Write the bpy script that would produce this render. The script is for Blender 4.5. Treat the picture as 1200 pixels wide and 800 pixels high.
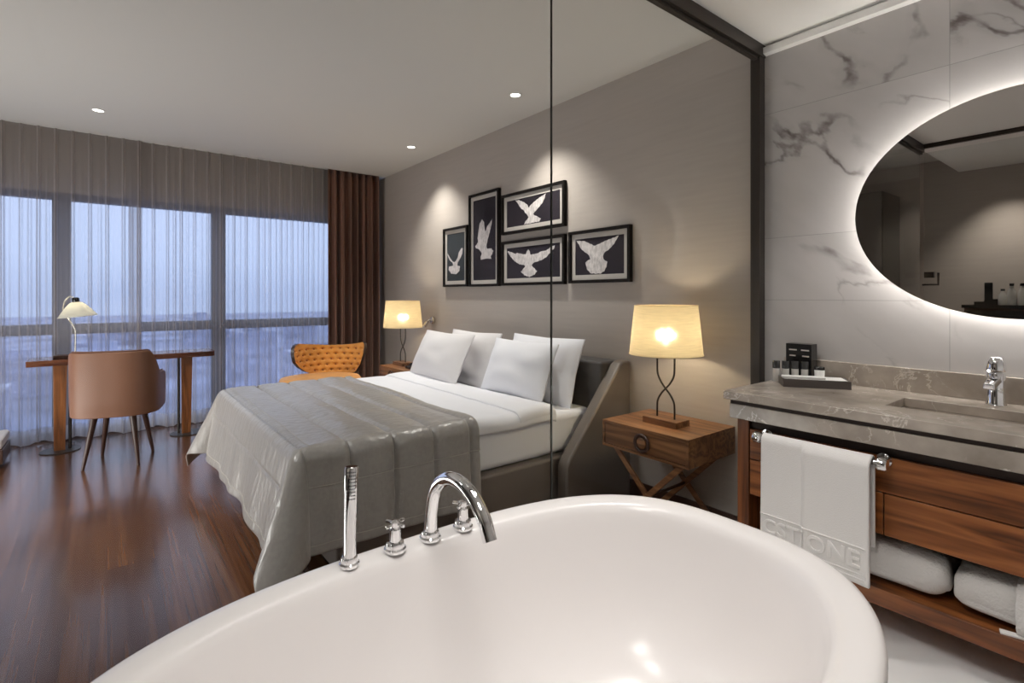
import bpy, bmesh, math, random
from mathutils import Vector, Matrix, noise
random.seed(7)
PI = math.pi
S = bpy.context.scene
for o in list(bpy.data.objects): bpy.data.objects.remove(o)

# ------------------------------------------------------------------ camera, world, exposure, big lights
cam_d = bpy.data.cameras.new('camera'); cam = bpy.data.objects.new('camera', cam_d); S.collection.objects.link(cam)
cam.location = (0, 0, 1.31); cam.rotation_euler = (PI/2, 0, -math.radians(38.2))
cam_d.sensor_width = 36; cam_d.lens = 603/1200*36; cam_d.shift_y = -54/1200; cam_d.clip_start = .02; cam_d.clip_end = 3000
S.camera = cam
S.view_settings.view_transform = 'Standard'; S.view_settings.look = 'None'
S.view_settings.exposure = 0.0; S.view_settings.gamma = 1.0; S.view_settings.use_curve_mapping = False
S.cycles.max_bounces = 10; S.cycles.diffuse_bounces = 5; S.cycles.glossy_bounces = 5
S.cycles.transparent_max_bounces = 16; S.cycles.transmission_bounces = 6
S.cycles.caustics_reflective = False; S.cycles.caustics_refractive = False
S.cycles.sample_clamp_indirect = 6; S.cycles.use_denoising = True

SKY = 2.05
BED_FILL = 88
BATH_FILL = 66
DOWN = 80
BULB = 27

w = bpy.data.worlds.new('dusk_sky'); S.world = w; w.use_nodes = True
nt = w.node_tree; nt.nodes.clear()
tc = nt.nodes.new('ShaderNodeTexCoord'); sx = nt.nodes.new('ShaderNodeSeparateXYZ'); rp = nt.nodes.new('ShaderNodeValToRGB')
bg = nt.nodes.new('ShaderNodeBackground'); wo = nt.nodes.new('ShaderNodeOutputWorld')
nt.links.new(tc.outputs['Generated'], sx.inputs[0]); nt.links.new(sx.outputs['Z'], rp.inputs[0])
nt.links.new(rp.outputs[0], bg.inputs[0]); nt.links.new(bg.outputs[0], wo.inputs[0])
cr = rp.color_ramp
cr.elements[0].position = 0.0; cr.elements[0].color = (.36, .44, .66, 1)
cr.elements[1].position = .45; cr.elements[1].color = (.66, .745, .96, 1)
e = cr.elements.new(.06); e.color = (.46, .55, .78, 1)
e = cr.elements.new(.2); e.color = (.58, .655, .90, 1)
bg.inputs['Strength'].default_value = SKY

def area_light(name, loc, rot, sx_, sy_, power, col=(1, .93, .84)):
    l = bpy.data.lights.new(name, 'AREA'); l.shape = 'RECTANGLE'; l.size = sx_; l.size_y = sy_; l.energy = power; l.color = col
    o = bpy.data.objects.new(name, l); S.collection.objects.link(o); o.location = loc; o.rotation_euler = rot
    return o
def spot_light(name, loc, power, angle=100, blend=.6, col=(1, .94, .87), target=None, r=.03):
    l = bpy.data.lights.new(name, 'SPOT'); l.energy = power; l.spot_size = math.radians(angle); l.spot_blend = blend
    l.color = col; l.shadow_soft_size = r
    o = bpy.data.objects.new(name, l); S.collection.objects.link(o); o.location = loc
    if target: o.rotation_euler = (Vector(target)-Vector(loc)).to_track_quat('-Z', 'Y').to_euler()
    return o
# soft fill light added low at the left, out of view, and the bathroom ceiling's lamps
area_light('bedroom_fill_light', (-1.45, 3.5, .25), (0, math.radians(-142), 0), 1.0, 3.4, BED_FILL, (1, .965, .93))
for lx, ly, pw, tx, ty, an in ((1.75, 1.2, 1.0, 1.95, .35, 100), (.75, 1.06, .75, .95, .2, 100), (.45, .45, .9, .5, 0, 125), (.15, .38, .5, .2, 0, 125)):
    spot_light('bathroom_downlight', (lx, ly, 2.59), BATH_FILL*pw, an, .7, (1, .965, .92), target=(tx, ty, .2), r=.12 if lx > 1 else .2)
for ly in (2.75, 4.1):
    spot_light('bed_fill_spot', (-1.0, ly, 2.74), 150, 90, .8, (1, .965, .93), target=(.55, ly+.35, .3), r=.16)  # unseen spots added to brighten the top of the bed
spot_light('corridor_downlight', (-1.35, .95, 2.6), 75, 85, .9, target=(-1.75, .93, .9))

# ------------------------------------------------------------------ helpers
class MB:
    """collects geometry for ONE mesh"""
    def __init__(s): s.v = []; s.f = []
    def add(s, vs, fs):
        n = len(s.v); s.v += [tuple(p) for p in vs]; s.f += [tuple(i+n for i in q) for q in fs]; return s
    def box(s, x0, x1, y0, y1, z0, z1):
        vs = [(x, y, z) for z in (z0, z1) for y in (y0, y1) for x in (x0, x1)]
        return s.add(vs, [(0, 2, 3, 1), (4, 5, 7, 6), (0, 1, 5, 4), (2, 6, 7, 3), (0, 4, 6, 2), (1, 3, 7, 5)])
    def obox(s, c, ax, hx, hy, hz):
        """box with horizontal unit axis ax"""
        a = Vector((ax[0], ax[1], 0)).normalized(); b = Vector((-a.y, a.x, 0)); c = Vector(c); z = Vector((0, 0, 1))
        vs = [c+a*hx*i+b*hy*j+z*hz*k for k in (-1, 1) for j in (-1, 1) for i in (-1, 1)]
        return s.add(vs, [(0, 2, 3, 1), (4, 5, 7, 6), (0, 1, 5, 4), (2, 6, 7, 3), (0, 4, 6, 2), (1, 3, 7, 5)])
    def bar(s, p0, p1, wdt, dpt, up=(0, 1, 0)):
        """rectangular bar between two points"""
        p0 = Vector(p0); p1 = Vector(p1); d = (p1-p0).normalized(); u = Vector(up); a = d.cross(u).normalized(); b = a.cross(d)
        vs = [p+a*wdt/2*i+b*dpt/2*j for p in (p0, p1) for j in (-1, 1) for i in (-1, 1)]
        return s.add(vs, [(0, 2, 3, 1), (4, 5, 7, 6), (0, 1, 5, 4), (2, 6, 7, 3), (0, 4, 6, 2), (1, 3, 7, 5)])
    def tube(s, path, r, n=12, cap=True):
        P = [Vector(p) for p in path]; R = r if isinstance(r, (list, tuple)) else [r]*len(P)
        t0 = (P[1]-P[0]).normalized(); ref = Vector((0, 0, 1)) if abs(t0.z) < .9 else Vector((1, 0, 0))
        a = t0.cross(ref).normalized(); vs = []; prev = t0
        for i, p in enumerate(P):
            t = (P[min(i+1, len(P)-1)]-P[max(i-1, 0)]).normalized()
            a = (prev.rotation_difference(t) @ a).normalized(); prev = t; b = t.cross(a)
            vs += [p+(a*math.cos(2*PI*k/n)+b*math.sin(2*PI*k/n))*R[i] for k in range(n)]
        fs = [(i*n+k, i*n+(k+1) % n, (i+1)*n+(k+1) % n, (i+1)*n+k) for i in range(len(P)-1) for k in range(n)]
        if cap: fs += [tuple(range(n))[::-1], tuple(range((len(P)-1)*n, len(P)*n))]
        return s.add(vs, fs)
    def lathe(s, prof, c=(0, 0, 0), n=32, cap0=False, cap1=False):
        vs = [(c[0]+r*math.cos(2*PI*k/n), c[1]+r*math.sin(2*PI*k/n), c[2]+z) for r, z in prof for k in range(n)]
        m = len(prof)
        fs = [(i*n+k, i*n+(k+1) % n, (i+1)*n+(k+1) % n, (i+1)*n+k) for i in range(m-1) for k in range(n)]
        if cap0: fs.append(tuple(range(n))[::-1])
        if cap1: fs.append(tuple(range((m-1)*n, m*n)))
        return s.add(vs, fs)
    def grid(s, fn, nu, nv, close_u=False):
        vs = [fn(i/(nu if close_u else nu-1), j/(nv-1)) for j in range(nv) for i in range(nu)]
        m = nu if close_u else nu-1
        return s.add(vs, [(j*nu+i, j*nu+(i+1) % nu, (j+1)*nu+(i+1) % nu, (j+1)*nu+i) for j in range(nv-1) for i in range(m)])
    def prism(s, poly, fn):
        """poly: 2D outline; fn(a, b, t) with t 0 or 1 gives the two faces"""
        n = len(poly); vs = [fn(a, b, t) for t in (0, 1) for a, b in poly]
        fs = [tuple(range(n))[::-1], tuple(range(n, 2*n))]+[(k, (k+1) % n, n+(k+1) % n, n+k) for k in range(n)]
        return s.add(vs, fs)

def obj(name, mb, mat, parent=None, smooth=True, bevel=0, sub=0, solid=0, bseg=2, angle=35):
    me = bpy.data.meshes.new(name); me.from_pydata(mb.v, [], mb.f); me.validate()
    bm = bmesh.new(); bm.from_mesh(me); bmesh.ops.remove_doubles(bm, verts=bm.verts, dist=1e-6)
    bmesh.ops.recalc_face_normals(bm, faces=bm.faces); bm.to_mesh(me); bm.free()
    o = bpy.data.objects.new(name, me); S.collection.objects.link(o)
    me.materials.append(mat)
    if smooth:
        for p in me.polygons: p.use_smooth = True
        if not sub: me.set_sharp_from_angle(angle=math.radians(angle))
    if solid:
        m = o.modifiers.new('thick', 'SOLIDIFY'); m.thickness = solid; m.offset = 0
    if bevel:
        m = o.modifiers.new('bevel', 'BEVEL'); m.width = bevel; m.segments = bseg; m.limit_method = 'ANGLE'; m.angle_limit = math.radians(35)
        m.harden_normals = True
    if sub:
        m = o.modifiers.new('sub', 'SUBSURF'); m.levels = sub; m.render_levels = sub
    if parent is not None:
        o.parent = parent
        if parent.type == 'EMPTY': o.matrix_parent_inverse = Matrix.Translation(parent.location).inverted()
    return o
def tag(o, label, cat, group=None):
    o['label'] = label; o['category'] = cat
    if group: o['group'] = group
    return o
def thing(name, label, cat, loc=(0, 0, 0), group=None):
    o = bpy.data.objects.new(name, None); S.collection.objects.link(o); o.location = loc; o.empty_display_size = .1
    return tag(o, label, cat, group)
def struct(name, mb, mat, parent=None, **k):
    o = obj(name, mb, mat, parent, **k); o['kind'] = 'structure'; return o
def copy_tree(o, parent=None):
    c = o.copy(); S.collection.objects.link(c)
    if parent is not None: c.parent = parent
    for ch in list(o.children): copy_tree(ch, c)
    return c
def smoothstep(a, b, x):
    t = max(0, min(1, (x-a)/(b-a))); return t*t*(3-2*t)
def N(x, y=0, z=0): return noise.noise(Vector((x, y, z)))
def catmull(pts, n=8):
    P = [Vector(p) for p in pts]; out = []
    for i in range(len(P)-1):
        p0 = P[max(i-1, 0)]; p1 = P[i]; p2 = P[i+1]; p3 = P[min(i+2, len(P)-1)]
        for k in range(n):
            t = k/n; out.append(.5*((2*p1)+(-p0+p2)*t+(2*p0-5*p1+4*p2-p3)*t*t+(-p0+3*p1-3*p2+p3)*t**3))
    return out+[P[-1]]

# ------------------------------------------------------------------ materials
def mat(name, col, rough=.5, metal=0, spec=.5, coat=0, bump=None, vary=None, sheen=0, coat_rough=.05):
    m = bpy.data.materials.new(name); m.use_nodes = True; t = m.node_tree; b = t.nodes['Principled BSDF']
    b.inputs['Base Color'].default_value = (*col, 1); b.inputs['Roughness'].default_value = rough; b.inputs['Metallic'].default_value = metal
    b.inputs['Specular IOR Level'].default_value = spec; b.inputs['Coat Weight'].default_value = coat; b.inputs['Coat Roughness'].default_value = coat_rough
    b.inputs['Sheen Weight'].default_value = sheen
    tc = t.nodes.new('ShaderNodeTexCoord')
    if vary:
        scale, amt = vary
        mp = t.nodes.new('ShaderNodeMapping'); mp.inputs['Scale'].default_value = scale if isinstance(scale, tuple) else (scale,)*3
        n = t.nodes.new('ShaderNodeTexNoise'); n.inputs['Detail'].default_value = 5; n.inputs['Scale'].default_value = 1
        rp = t.nodes.new('ShaderNodeValToRGB')
        rp.color_ramp.elements[0].position = .3; rp.color_ramp.elements[1].position = .7
        rp.color_ramp.elements[0].color = (*[c*(1-amt) for c in col], 1); rp.color_ramp.elements[1].color = (*[min(1, c*(1+amt)) for c in col], 1)
        t.links.new(tc.outputs['Object'], mp.inputs[0]); t.links.new(mp.outputs[0], n.inputs['Vector']); t.links.new(n.outputs['Fac'], rp.inputs[0])
        t.links.new(rp.outputs[0], b.inputs['Base Color'])
    if bump:
        scale, st, dist = bump
        mp = t.nodes.new('ShaderNodeMapping'); mp.inputs['Scale'].default_value = scale if isinstance(scale, tuple) else (scale,)*3
        n = t.nodes.new('ShaderNodeTexNoise'); n.inputs['Detail'].default_value = 3; n.inputs['Scale'].default_value = 1
        bp = t.nodes.new('ShaderNodeBump'); bp.inputs['Strength'].default_value = st; bp.inputs['Distance'].default_value = dist
        t.links.new(tc.outputs['Object'], mp.inputs[0]); t.links.new(mp.outputs[0], n.inputs['Vector']); t.links.new(n.outputs['Fac'], bp.inputs['Height'])
        t.links.new(bp.outputs[0], b.inputs['Normal'])
    return m
def emit(name, col, st):
    m = bpy.data.materials.new(name); m.use_nodes = True; t = m.node_tree; t.nodes.clear()
    e = t.nodes.new('ShaderNodeEmission'); e.inputs[0].default_value = (*col, 1); e.inputs[1].default_value = st
    o = t.nodes.new('ShaderNodeOutputMaterial'); t.links.new(e.outputs[0], o.inputs[0]); return m
def ramp(t, stops):
    r = t.nodes.new('ShaderNodeValToRGB'); c = r.color_ramp
    c.elements[0].position = stops[0][0]; c.elements[0].color = (*stops[0][1], 1)
    c.elements[1].position = stops[-1][0]; c.elements[1].color = (*stops[-1][1], 1)
    for p, q in stops[1:-1]:
        e = c.elements.new(p); e.color = (*q, 1)
    return r
def math_node(t, op, a, b=None, clamp=False):
    n = t.nodes.new('ShaderNodeMath'); n.operation = op; n.use_clamp = clamp
    for i, q in enumerate((a, b)):
        if q is None: continue
        if isinstance(q, (int, float)): n.inputs[i].default_value = q
        else: t.links.new(q, n.inputs[i])
    return n.outputs[0]
def mixcol(t, fac, a, b, mode='MIX'):
    n = t.nodes.new('ShaderNodeMix'); n.data_type = 'RGBA'; n.blend_type = mode
    if isinstance(fac, (int, float)): n.inputs[0].default_value = fac
    else: t.links.new(fac, n.inputs[0])
    for i, q in ((6, a), (7, b)):
        if isinstance(q, tuple): n.inputs[i].default_value = (*q, 1)
        else: t.links.new(q, n.inputs[i])
    return n.outputs[2]
def wood(name, dark, mid, light, axis='y', scale=1.0, rough=.35, planks=None, coat=0, ringw=.5, dist=.9):
    m = bpy.data.materials.new(name); m.use_nodes = True; t = m.node_tree; b = t.nodes['Principled BSDF']
    tc = t.nodes.new('ShaderNodeTexCoord'); vec = tc.outputs['Object']
    if planks:                                        # board width, board length: shift the grain and the tone board by board
        wd, ln = planks
        sp = t.nodes.new('ShaderNodeSeparateXYZ'); t.links.new(vec, sp.inputs[0])
        row = math_node(t, 'FLOOR', math_node(t, 'DIVIDE', sp.outputs['X'], wd))
        wn = t.nodes.new('ShaderNodeTexWhiteNoise'); wn.noise_dimensions = '1D'; t.links.new(row, wn.inputs['W'])
        yy = math_node(t, 'ADD', math_node(t, 'DIVIDE', sp.outputs['Y'], ln), wn.outputs['Value'])
        colm = math_node(t, 'FLOOR', yy)
        wn2 = t.nodes.new('ShaderNodeTexWhiteNoise'); wn2.noise_dimensions = '2D'
        cb = t.nodes.new('ShaderNodeCombineXYZ'); t.links.new(row, cb.inputs[0]); t.links.new(colm, cb.inputs[1]); t.links.new(cb.outputs[0], wn2.inputs['Vector'])
        off = t.nodes.new('ShaderNodeVectorMath'); off.operation = 'MULTIPLY_ADD'; off.inputs[1].default_value = (7, 13, 5)
        t.links.new(wn2.outputs['Color'], off.inputs[0]); t.links.new(vec, off.inputs[2]); gvec = off.outputs[0]
    else: gvec = vec
    st = {'x': (.45, 7, 7), 'y': (7, .14 if planks else .45, 7), 'z': (7, 7, .45)}[axis]
    mp = t.nodes.new('ShaderNodeMapping'); mp.inputs['Scale'].default_value = tuple(q*scale for q in st); t.links.new(gvec, mp.inputs[0])
    n1 = t.nodes.new('ShaderNodeTexNoise'); n1.inputs['Scale'].default_value = 1.1; n1.inputs['Detail'].default_value = 3; n1.inputs['Distortion'].default_value = dist
    t.links.new(mp.outputs[0], n1.inputs['Vector'])
    rings = math_node(t, 'FRACT', math_node(t, 'MULTIPLY', n1.outputs['Fac'], 5.0))
    tri = math_node(t, 'ABSOLUTE', math_node(t, 'SUBTRACT', math_node(t, 'MULTIPLY', rings, 2), 1))
    n2 = t.nodes.new('ShaderNodeTexNoise'); n2.inputs['Scale'].default_value = 9; n2.inputs['Detail'].default_value = 4; t.links.new(mp.outputs[0], n2.inputs['Vector'])
    g = math_node(t, 'ADD', math_node(t, 'MULTIPLY', tri, ringw), math_node(t, 'MULTIPLY', n2.outputs['Fac'], 1.1-ringw))
    r = ramp(t, [(.25, dark), (.55, mid), (.9, light)]); t.links.new(g, r.inputs[0]); col = r.outputs[0]
    if planks:
        tone = ramp(t, [(0, (.62, .60, .60)), (.5, (.95, .95, .95)), (1, (1.35, 1.25, 1.15))]); t.links.new(wn2.outputs['Value'], tone.inputs[0])
        col = mixcol(t, 1.0, col, tone.outputs[0], 'MULTIPLY')
        fx = math_node(t, 'FRACT', math_node(t, 'DIVIDE', sp.outputs['X'], wd)); fy = math_node(t, 'FRACT', yy)
        ex = math_node(t, 'LESS_THAN', fx, .012); ey = math_node(t, 'LESS_THAN', fy, .0018)
        col = mixcol(t, math_node(t, 'MULTIPLY', math_node(t, 'MAXIMUM', ex, ey), .7), col, (.02, .01, .008))
    t.links.new(col, b.inputs['Base Color'])
    b.inputs['Roughness'].default_value = rough; b.inputs['Coat Weight'].default_value = coat; b.inputs['Coat Roughness'].default_value = .12
    return m
def stone(name, base, dark, vein, vein_scale=1.5, width=.02, rough=.15, mask=.5, grout=None, cloud=.5, stretch=(1, 1, 1), vein_amt=1.0):
    m = bpy.data.materials.new(name); m.use_nodes = True; t = m.node_tree; b = t.nodes['Principled BSDF']
    tc = t.nodes.new('ShaderNodeTexCoord')
    mp = t.nodes.new('ShaderNodeMapping'); mp.inputs['Scale'].default_value = stretch; mp.inputs['Rotation'].default_value = (.5, .2, .3); mp.inputs['Location'].default_value = (3.1, 1.7, 5.3)
    t.links.new(tc.outputs['Object'], mp.inputs[0])
    c = t.nodes.new('ShaderNodeTexNoise'); c.inputs['Scale'].default_value = vein_scale*1.4; c.inputs['Detail'].default_value = 6; t.links.new(mp.outputs[0], c.inputs['Vector'])
    cr_ = ramp(t, [(.5-cloud*.5, dark), (.5+cloud*.35, base)]); t.links.new(c.outputs['Fac'], cr_.inputs[0])
    n = t.nodes.new('ShaderNodeTexNoise'); n.inputs['Scale'].default_value = vein_scale; n.inputs['Detail'].default_value = 7; n.inputs['Distortion'].default_value = .55; n.inputs['Roughness'].default_value = .6
    t.links.new(mp.outputs[0], n.inputs['Vector'])
    dv = math_node(t, 'ABSOLUTE', math_node(t, 'SUBTRACT', n.outputs['Fac'], .5))
    vv = ramp(t, [(0, (1, 1, 1)), (width*.4, (.6, .6, .6)), (width, (0, 0, 0))]); t.links.new(dv, vv.inputs[0])
    mk = t.nodes.new('ShaderNodeTexNoise'); mk.inputs['Scale'].default_value = vein_scale*.9; mk.inputs['Detail'].default_value = 2
    mp2 = t.nodes.new('ShaderNodeMapping'); mp2.inputs['Location'].default_value = (9.2, 4.1, 2.2); t.links.new(tc.outputs['Object'], mp2.inputs[0]); t.links.new(mp2.outputs[0], mk.inputs['Vector'])
    mr = ramp(t, [(mask, (0, 0, 0)), (mask+.15, (1, 1, 1))]); t.links.new(mk.outputs['Fac'], mr.inputs[0])
    fac = math_node(t, 'MULTIPLY', math_node(t, 'MULTIPLY', vv.outputs[0], mr.outputs[0]), vein_amt)
    col = mixcol(t, fac, cr_.outputs[0], vein)
    if grout:
        sp = t.nodes.new('ShaderNodeSeparateXYZ'); t.links.new(tc.outputs['Object'], sp.inputs[0])
        tot = None
        for ax, val in grout:
            q = math_node(t, 'LESS_THAN', math_node(t, 'ABSOLUTE', math_node(t, 'SUBTRACT', sp.outputs[ax], val)), .0016)
            tot = q if tot is None else math_node(t, 'MAXIMUM', tot, q)
        col = mixcol(t, math_node(t, 'MULTIPLY', tot, .6), col, (.22, .21, .2))
    t.links.new(col, b.inputs['Base Color']); b.inputs['Roughness'].default_value = rough
    return m
def wall_marble(name, grout):
    m = bpy.data.materials.new(name); m.use_nodes = True; t = m.node_tree; b = t.nodes['Principled BSDF']
    tc = t.nodes.new('ShaderNodeTexCoord'); sp = t.nodes.new('ShaderNodeSeparateXYZ'); t.links.new(tc.outputs['Object'], sp.inputs[0])
    Y, Z = sp.outputs['Y'], sp.outputs['Z']
    # every slab has its own cut of stone: shift the veins slab by slab
    row = math_node(t, 'ADD', math_node(t, 'GREATER_THAN', Z, 2.25), math_node(t, 'GREATER_THAN', Z, 1.605))
    row = math_node(t, 'ADD', row, math_node(t, 'MULTIPLY', math_node(t, 'GREATER_THAN', Y, .545), 7))
    al = math_node(t, 'ADD', math_node(t, 'MULTIPLY', Y, .75), math_node(t, 'MULTIPLY', Z, .62))
    ac = math_node(t, 'SUBTRACT', math_node(t, 'MULTIPLY', Y, .62), math_node(t, 'MULTIPLY', Z, .75))
    cb = t.nodes.new('ShaderNodeCombineXYZ'); t.links.new(math_node(t, 'MULTIPLY', al, .8), cb.inputs[0]); t.links.new(math_node(t, 'MULTIPLY', ac, 1.7), cb.inputs[1])
    t.links.new(math_node(t, 'MULTIPLY', row, 3.7), cb.inputs[2])
    def nz(scale, det, dist=0, rough=.5):
        n = t.nodes.new('ShaderNodeTexNoise'); n.inputs['Scale'].default_value = scale; n.inputs['Detail'].default_value = det; n.inputs['Distortion'].default_value = dist; n.inputs['Roughness'].default_value = rough
        t.links.new(cb.outputs[0], n.inputs['Vector']); return n.outputs['Fac']
    def near(v, c): return math_node(t, 'ABSOLUTE', math_node(t, 'SUBTRACT', v, c))
    base = nz(2.2, 4); cr_ = ramp(t, [(.3, (.46, .44, .43)), (.65, (.545, .52, .51))]); t.links.new(base, cr_.inputs[0])
    n1 = nz(1.05, 6, .25, .48); v1 = ramp(t, [(0, (1, 1, 1)), (.005, (.8, .8, .8)), (.011, (.15, .15, .15)), (.035, (0, 0, 0))]); t.links.new(near(n1, .53), v1.inputs[0])
    mk = nz(1.6, 3); mr = ramp(t, [(.49, (0, 0, 0)), (.58, (1, 1, 1))]); t.links.new(mk, mr.inputs[0])
    fine = nz(9, 4); fr = ramp(t, [(.35, (.25, .25, .25)), (.6, (1, 1, 1))]); t.links.new(fine, fr.inputs[0])
    f1 = math_node(t, 'MULTIPLY', math_node(t, 'MULTIPLY', v1.outputs[0], mr.outputs[0]), fr.outputs[0])
    n2 = nz(2.0, 6, .3, .5); v2 = ramp(t, [(0, (.5, .5, .5)), (.010, (.2, .2, .2)), (.022, (0, 0, 0))]); t.links.new(near(n2, .46), v2.inputs[0])
    mk2 = nz(2.1, 2); mr2 = ramp(t, [(.50, (0, 0, 0)), (.64, (1, 1, 1))]); t.links.new(mk2, mr2.inputs[0])
    f2 = math_node(t, 'MULTIPLY', v2.outputs[0], mr2.outputs[0])
    col = mixcol(t, math_node(t, 'MINIMUM', math_node(t, 'ADD', f1, f2), 1.0), cr_.outputs[0], (.16, .135, .13))
    tot = None
    for ax, val in grout:
        q = math_node(t, 'LESS_THAN', near(sp.outputs[ax], val), .0014); tot = q if tot is None else math_node(t, 'MAXIMUM', tot, q)
    col = mixcol(t, math_node(t, 'MULTIPLY', tot, .55), col, (.24, .23, .22))
    t.links.new(col, b.inputs['Base Color']); b.inputs['Roughness'].default_value = .2
    return m
def glass(name, tint=(.97, .985, .98), refl=1.0):
    m = bpy.data.materials.new(name); m.use_nodes = True; t = m.node_tree; t.nodes.clear()
    tr = t.nodes.new('ShaderNodeBsdfTransparent'); tr.inputs[0].default_value = (*tint, 1)
    gl = t.nodes.new('ShaderNodeBsdfGlossy'); gl.inputs['Roughness'].default_value = 0.0
    lw = t.nodes.new('ShaderNodeLayerWeight'); lw.inputs[0].default_value = .5
    fr = math_node(t, 'ADD', math_node(t, 'MULTIPLY', math_node(t, 'POWER', lw.outputs['Facing'], 5), .5), .012)
    mx = t.nodes.new('ShaderNodeMixShader'); o = t.nodes.new('ShaderNodeOutputMaterial')
    t.links.new(math_node(t, 'MULTIPLY', fr, refl), mx.inputs[0]); t.links.new(tr.outputs[0], mx.inputs[1]); t.links.new(gl.outputs[0], mx.inputs[2]); t.links.new(mx.outputs[0], o.inputs[0])
    return m
def sheer(name, col, lo, hi):
    m = bpy.data.materials.new(name); m.use_nodes = True; t = m.node_tree; t.nodes.clear()
    tr = t.nodes.new('ShaderNodeBsdfTransparent'); df = t.nodes.new('ShaderNodeBsdfDiffuse'); tl = t.nodes.new('ShaderNodeBsdfTranslucent')
    df.inputs[0].default_value = (*col, 1); tl.inputs[0].default_value = (*col, 1)
    m1 = t.nodes.new('ShaderNodeMixShader'); m1.inputs[0].default_value = .58; t.links.new(df.outputs[0], m1.inputs[1]); t.links.new(tl.outputs[0], m1.inputs[2])
    lw = t.nodes.new('ShaderNodeLayerWeight'); lw.inputs[0].default_value = .5
    mr = t.nodes.new('ShaderNodeMapRange'); mr.inputs['From Min'].default_value = .05; mr.inputs['From Max'].default_value = .75; mr.inputs['To Min'].default_value = lo; mr.inputs['To Max'].default_value = hi
    t.links.new(lw.outputs['Facing'], mr.inputs[0])
    m2 = t.nodes.new('ShaderNodeMixShader'); t.links.new(mr.outputs[0], m2.inputs[0]); t.links.new(tr.outputs[0], m2.inputs[1]); t.links.new(m1.outputs[0], m2.inputs[2])
    o = t.nodes.new('ShaderNodeOutputMaterial'); t.links.new(m2.outputs[0], o.inputs[0]); return m
def lampshade(name, col, trans=.5, forward=.0):
    m = bpy.data.materials.new(name); m.use_nodes = True; t = m.node_tree; t.nodes.clear()
    df = t.nodes.new('ShaderNodeBsdfDiffuse'); tl = t.nodes.new('ShaderNodeBsdfTranslucent')
    tc = t.nodes.new('ShaderNodeTexCoord'); mp = t.nodes.new('ShaderNodeMapping'); mp.inputs['Scale'].default_value = (12, 12, 160); nn = t.nodes.new('ShaderNodeTexNoise'); nn.inputs['Scale'].default_value = 1
    t.links.new(tc.outputs['Object'], mp.inputs[0]); t.links.new(mp.outputs[0], nn.inputs['Vector'])
    r = ramp(t, [(.3, tuple(c*.86 for c in col)), (.7, col)]); t.links.new(nn.outputs['Fac'], r.inputs[0])
    t.links.new(r.outputs[0], df.inputs[0]); t.links.new(r.outputs[0], tl.inputs[0])
    m1 = t.nodes.new('ShaderNodeMixShader'); m1.inputs[0].default_value = trans; t.links.new(df.outputs[0], m1.inputs[1]); t.links.new(tl.outputs[0], m1.inputs[2])
    rf = t.nodes.new('ShaderNodeBsdfRefraction'); rf.inputs['Color'].default_value = (1, .95, .85, 1); rf.inputs['Roughness'].default_value = .8; rf.inputs['IOR'].default_value = 1.12
    m2 = t.nodes.new('ShaderNodeMixShader'); m2.inputs[0].default_value = forward; t.links.new(m1.outputs[0], m2.inputs[1]); t.links.new(rf.outputs[0], m2.inputs[2])
    o = t.nodes.new('ShaderNodeOutputMaterial'); t.links.new(m2.outputs[0], o.inputs[0]); return m

M = {}
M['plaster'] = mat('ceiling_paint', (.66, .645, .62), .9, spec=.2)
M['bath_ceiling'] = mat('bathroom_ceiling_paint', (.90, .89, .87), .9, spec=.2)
M['taupe'] = mat('taupe_wallpaper', (.44, .395, .36), .8, spec=.25, vary=((3, 3, 40), .03), bump=((40, 40, 300), .05, .002))
M['floor'] = wood('walnut_boards', (.052, .020, .009), (.110, .046, .020), (.185, .083, .036), 'y', 1.0, .23, planks=(.19, 2.2), coat=.25, ringw=.2, dist=.3)
M['wood'] = wood('nightstand_walnut', (.10, .042, .018), (.22, .098, .042), (.33, .16, .07), 'y', 1.2, .38)
M['wood_vanity'] = wood('vanity_walnut', (.085, .024, .006), (.225, .072, .019), (.36, .128, .036), 'y', 1.0, .33)
M['wood_vanity_z'] = wood('vanity_walnut_upright', (.075, .021, .006), (.165, .052, .014), (.25, .085, .025), 'z', 1.2, .35)
M['wood_desk'] = wood('desk_mahogany', (.05, .014, .007), (.11, .034, .016), (.2, .07, .03), 'x', 1.2, .25)
M['wood_leg_lit'] = wood('desk_leg_lit_wood', (.14, .046, .014), (.28, .10, .03), (.4, .155, .05), 'z', 1.3, .3)  # orange light on the legs put into a brighter wood tone
M['wood_dark'] = mat('dark_stained_wood', (.055, .022, .014), .35, vary=((6, 6, 1.5), .3))
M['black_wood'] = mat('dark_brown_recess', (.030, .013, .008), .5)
M['marble'] = wall_marble('white_marble', [('Y', .545), ('Y', -.62), ('Z', 2.25), ('Z', 1.605), ('Z', 1.287)])
M['floor_marble'] = stone('white_floor_marble', (.93, .93, .93), (.88, .88, .88), (.7, .7, .7), 1.2, .02, .12, .55, grout=[('X', 1.86), ('Y', .1), ('X', .9), ('Y', .9)], cloud=.5)
M['stone'] = stone('grey_brown_stone', (.50, .44, .38), (.25, .21, .175), (.78, .72, .65), 5.5, .012, .13, .42, cloud=.55, vein_amt=.7)
M['tub'] = mat('white_enamel', (.86, .83, .82), .24, spec=.5)
M['chrome'] = mat('chrome', (.86, .86, .87), .06, metal=1)
M['nickel'] = mat('brushed_nickel', (.74, .71, .67), .25, metal=1)
M['black_hole'] = mat('black_rubber', (.012, .012, .012), .5)
M['bronze'] = mat('dark_bronze_metal', (.055, .046, .04), .35, metal=.6)
M['frame_metal'] = mat('window_metal', (.10, .105, .13), .5)
M['glass'] = glass('clear_glass', refl=.6)
M['window_glass'] = glass('window_pane_glass', (.95, .97, 1), .7)
M['glass_edge'] = mat('glass_joint', (.05, .055, .05), .3)
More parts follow.
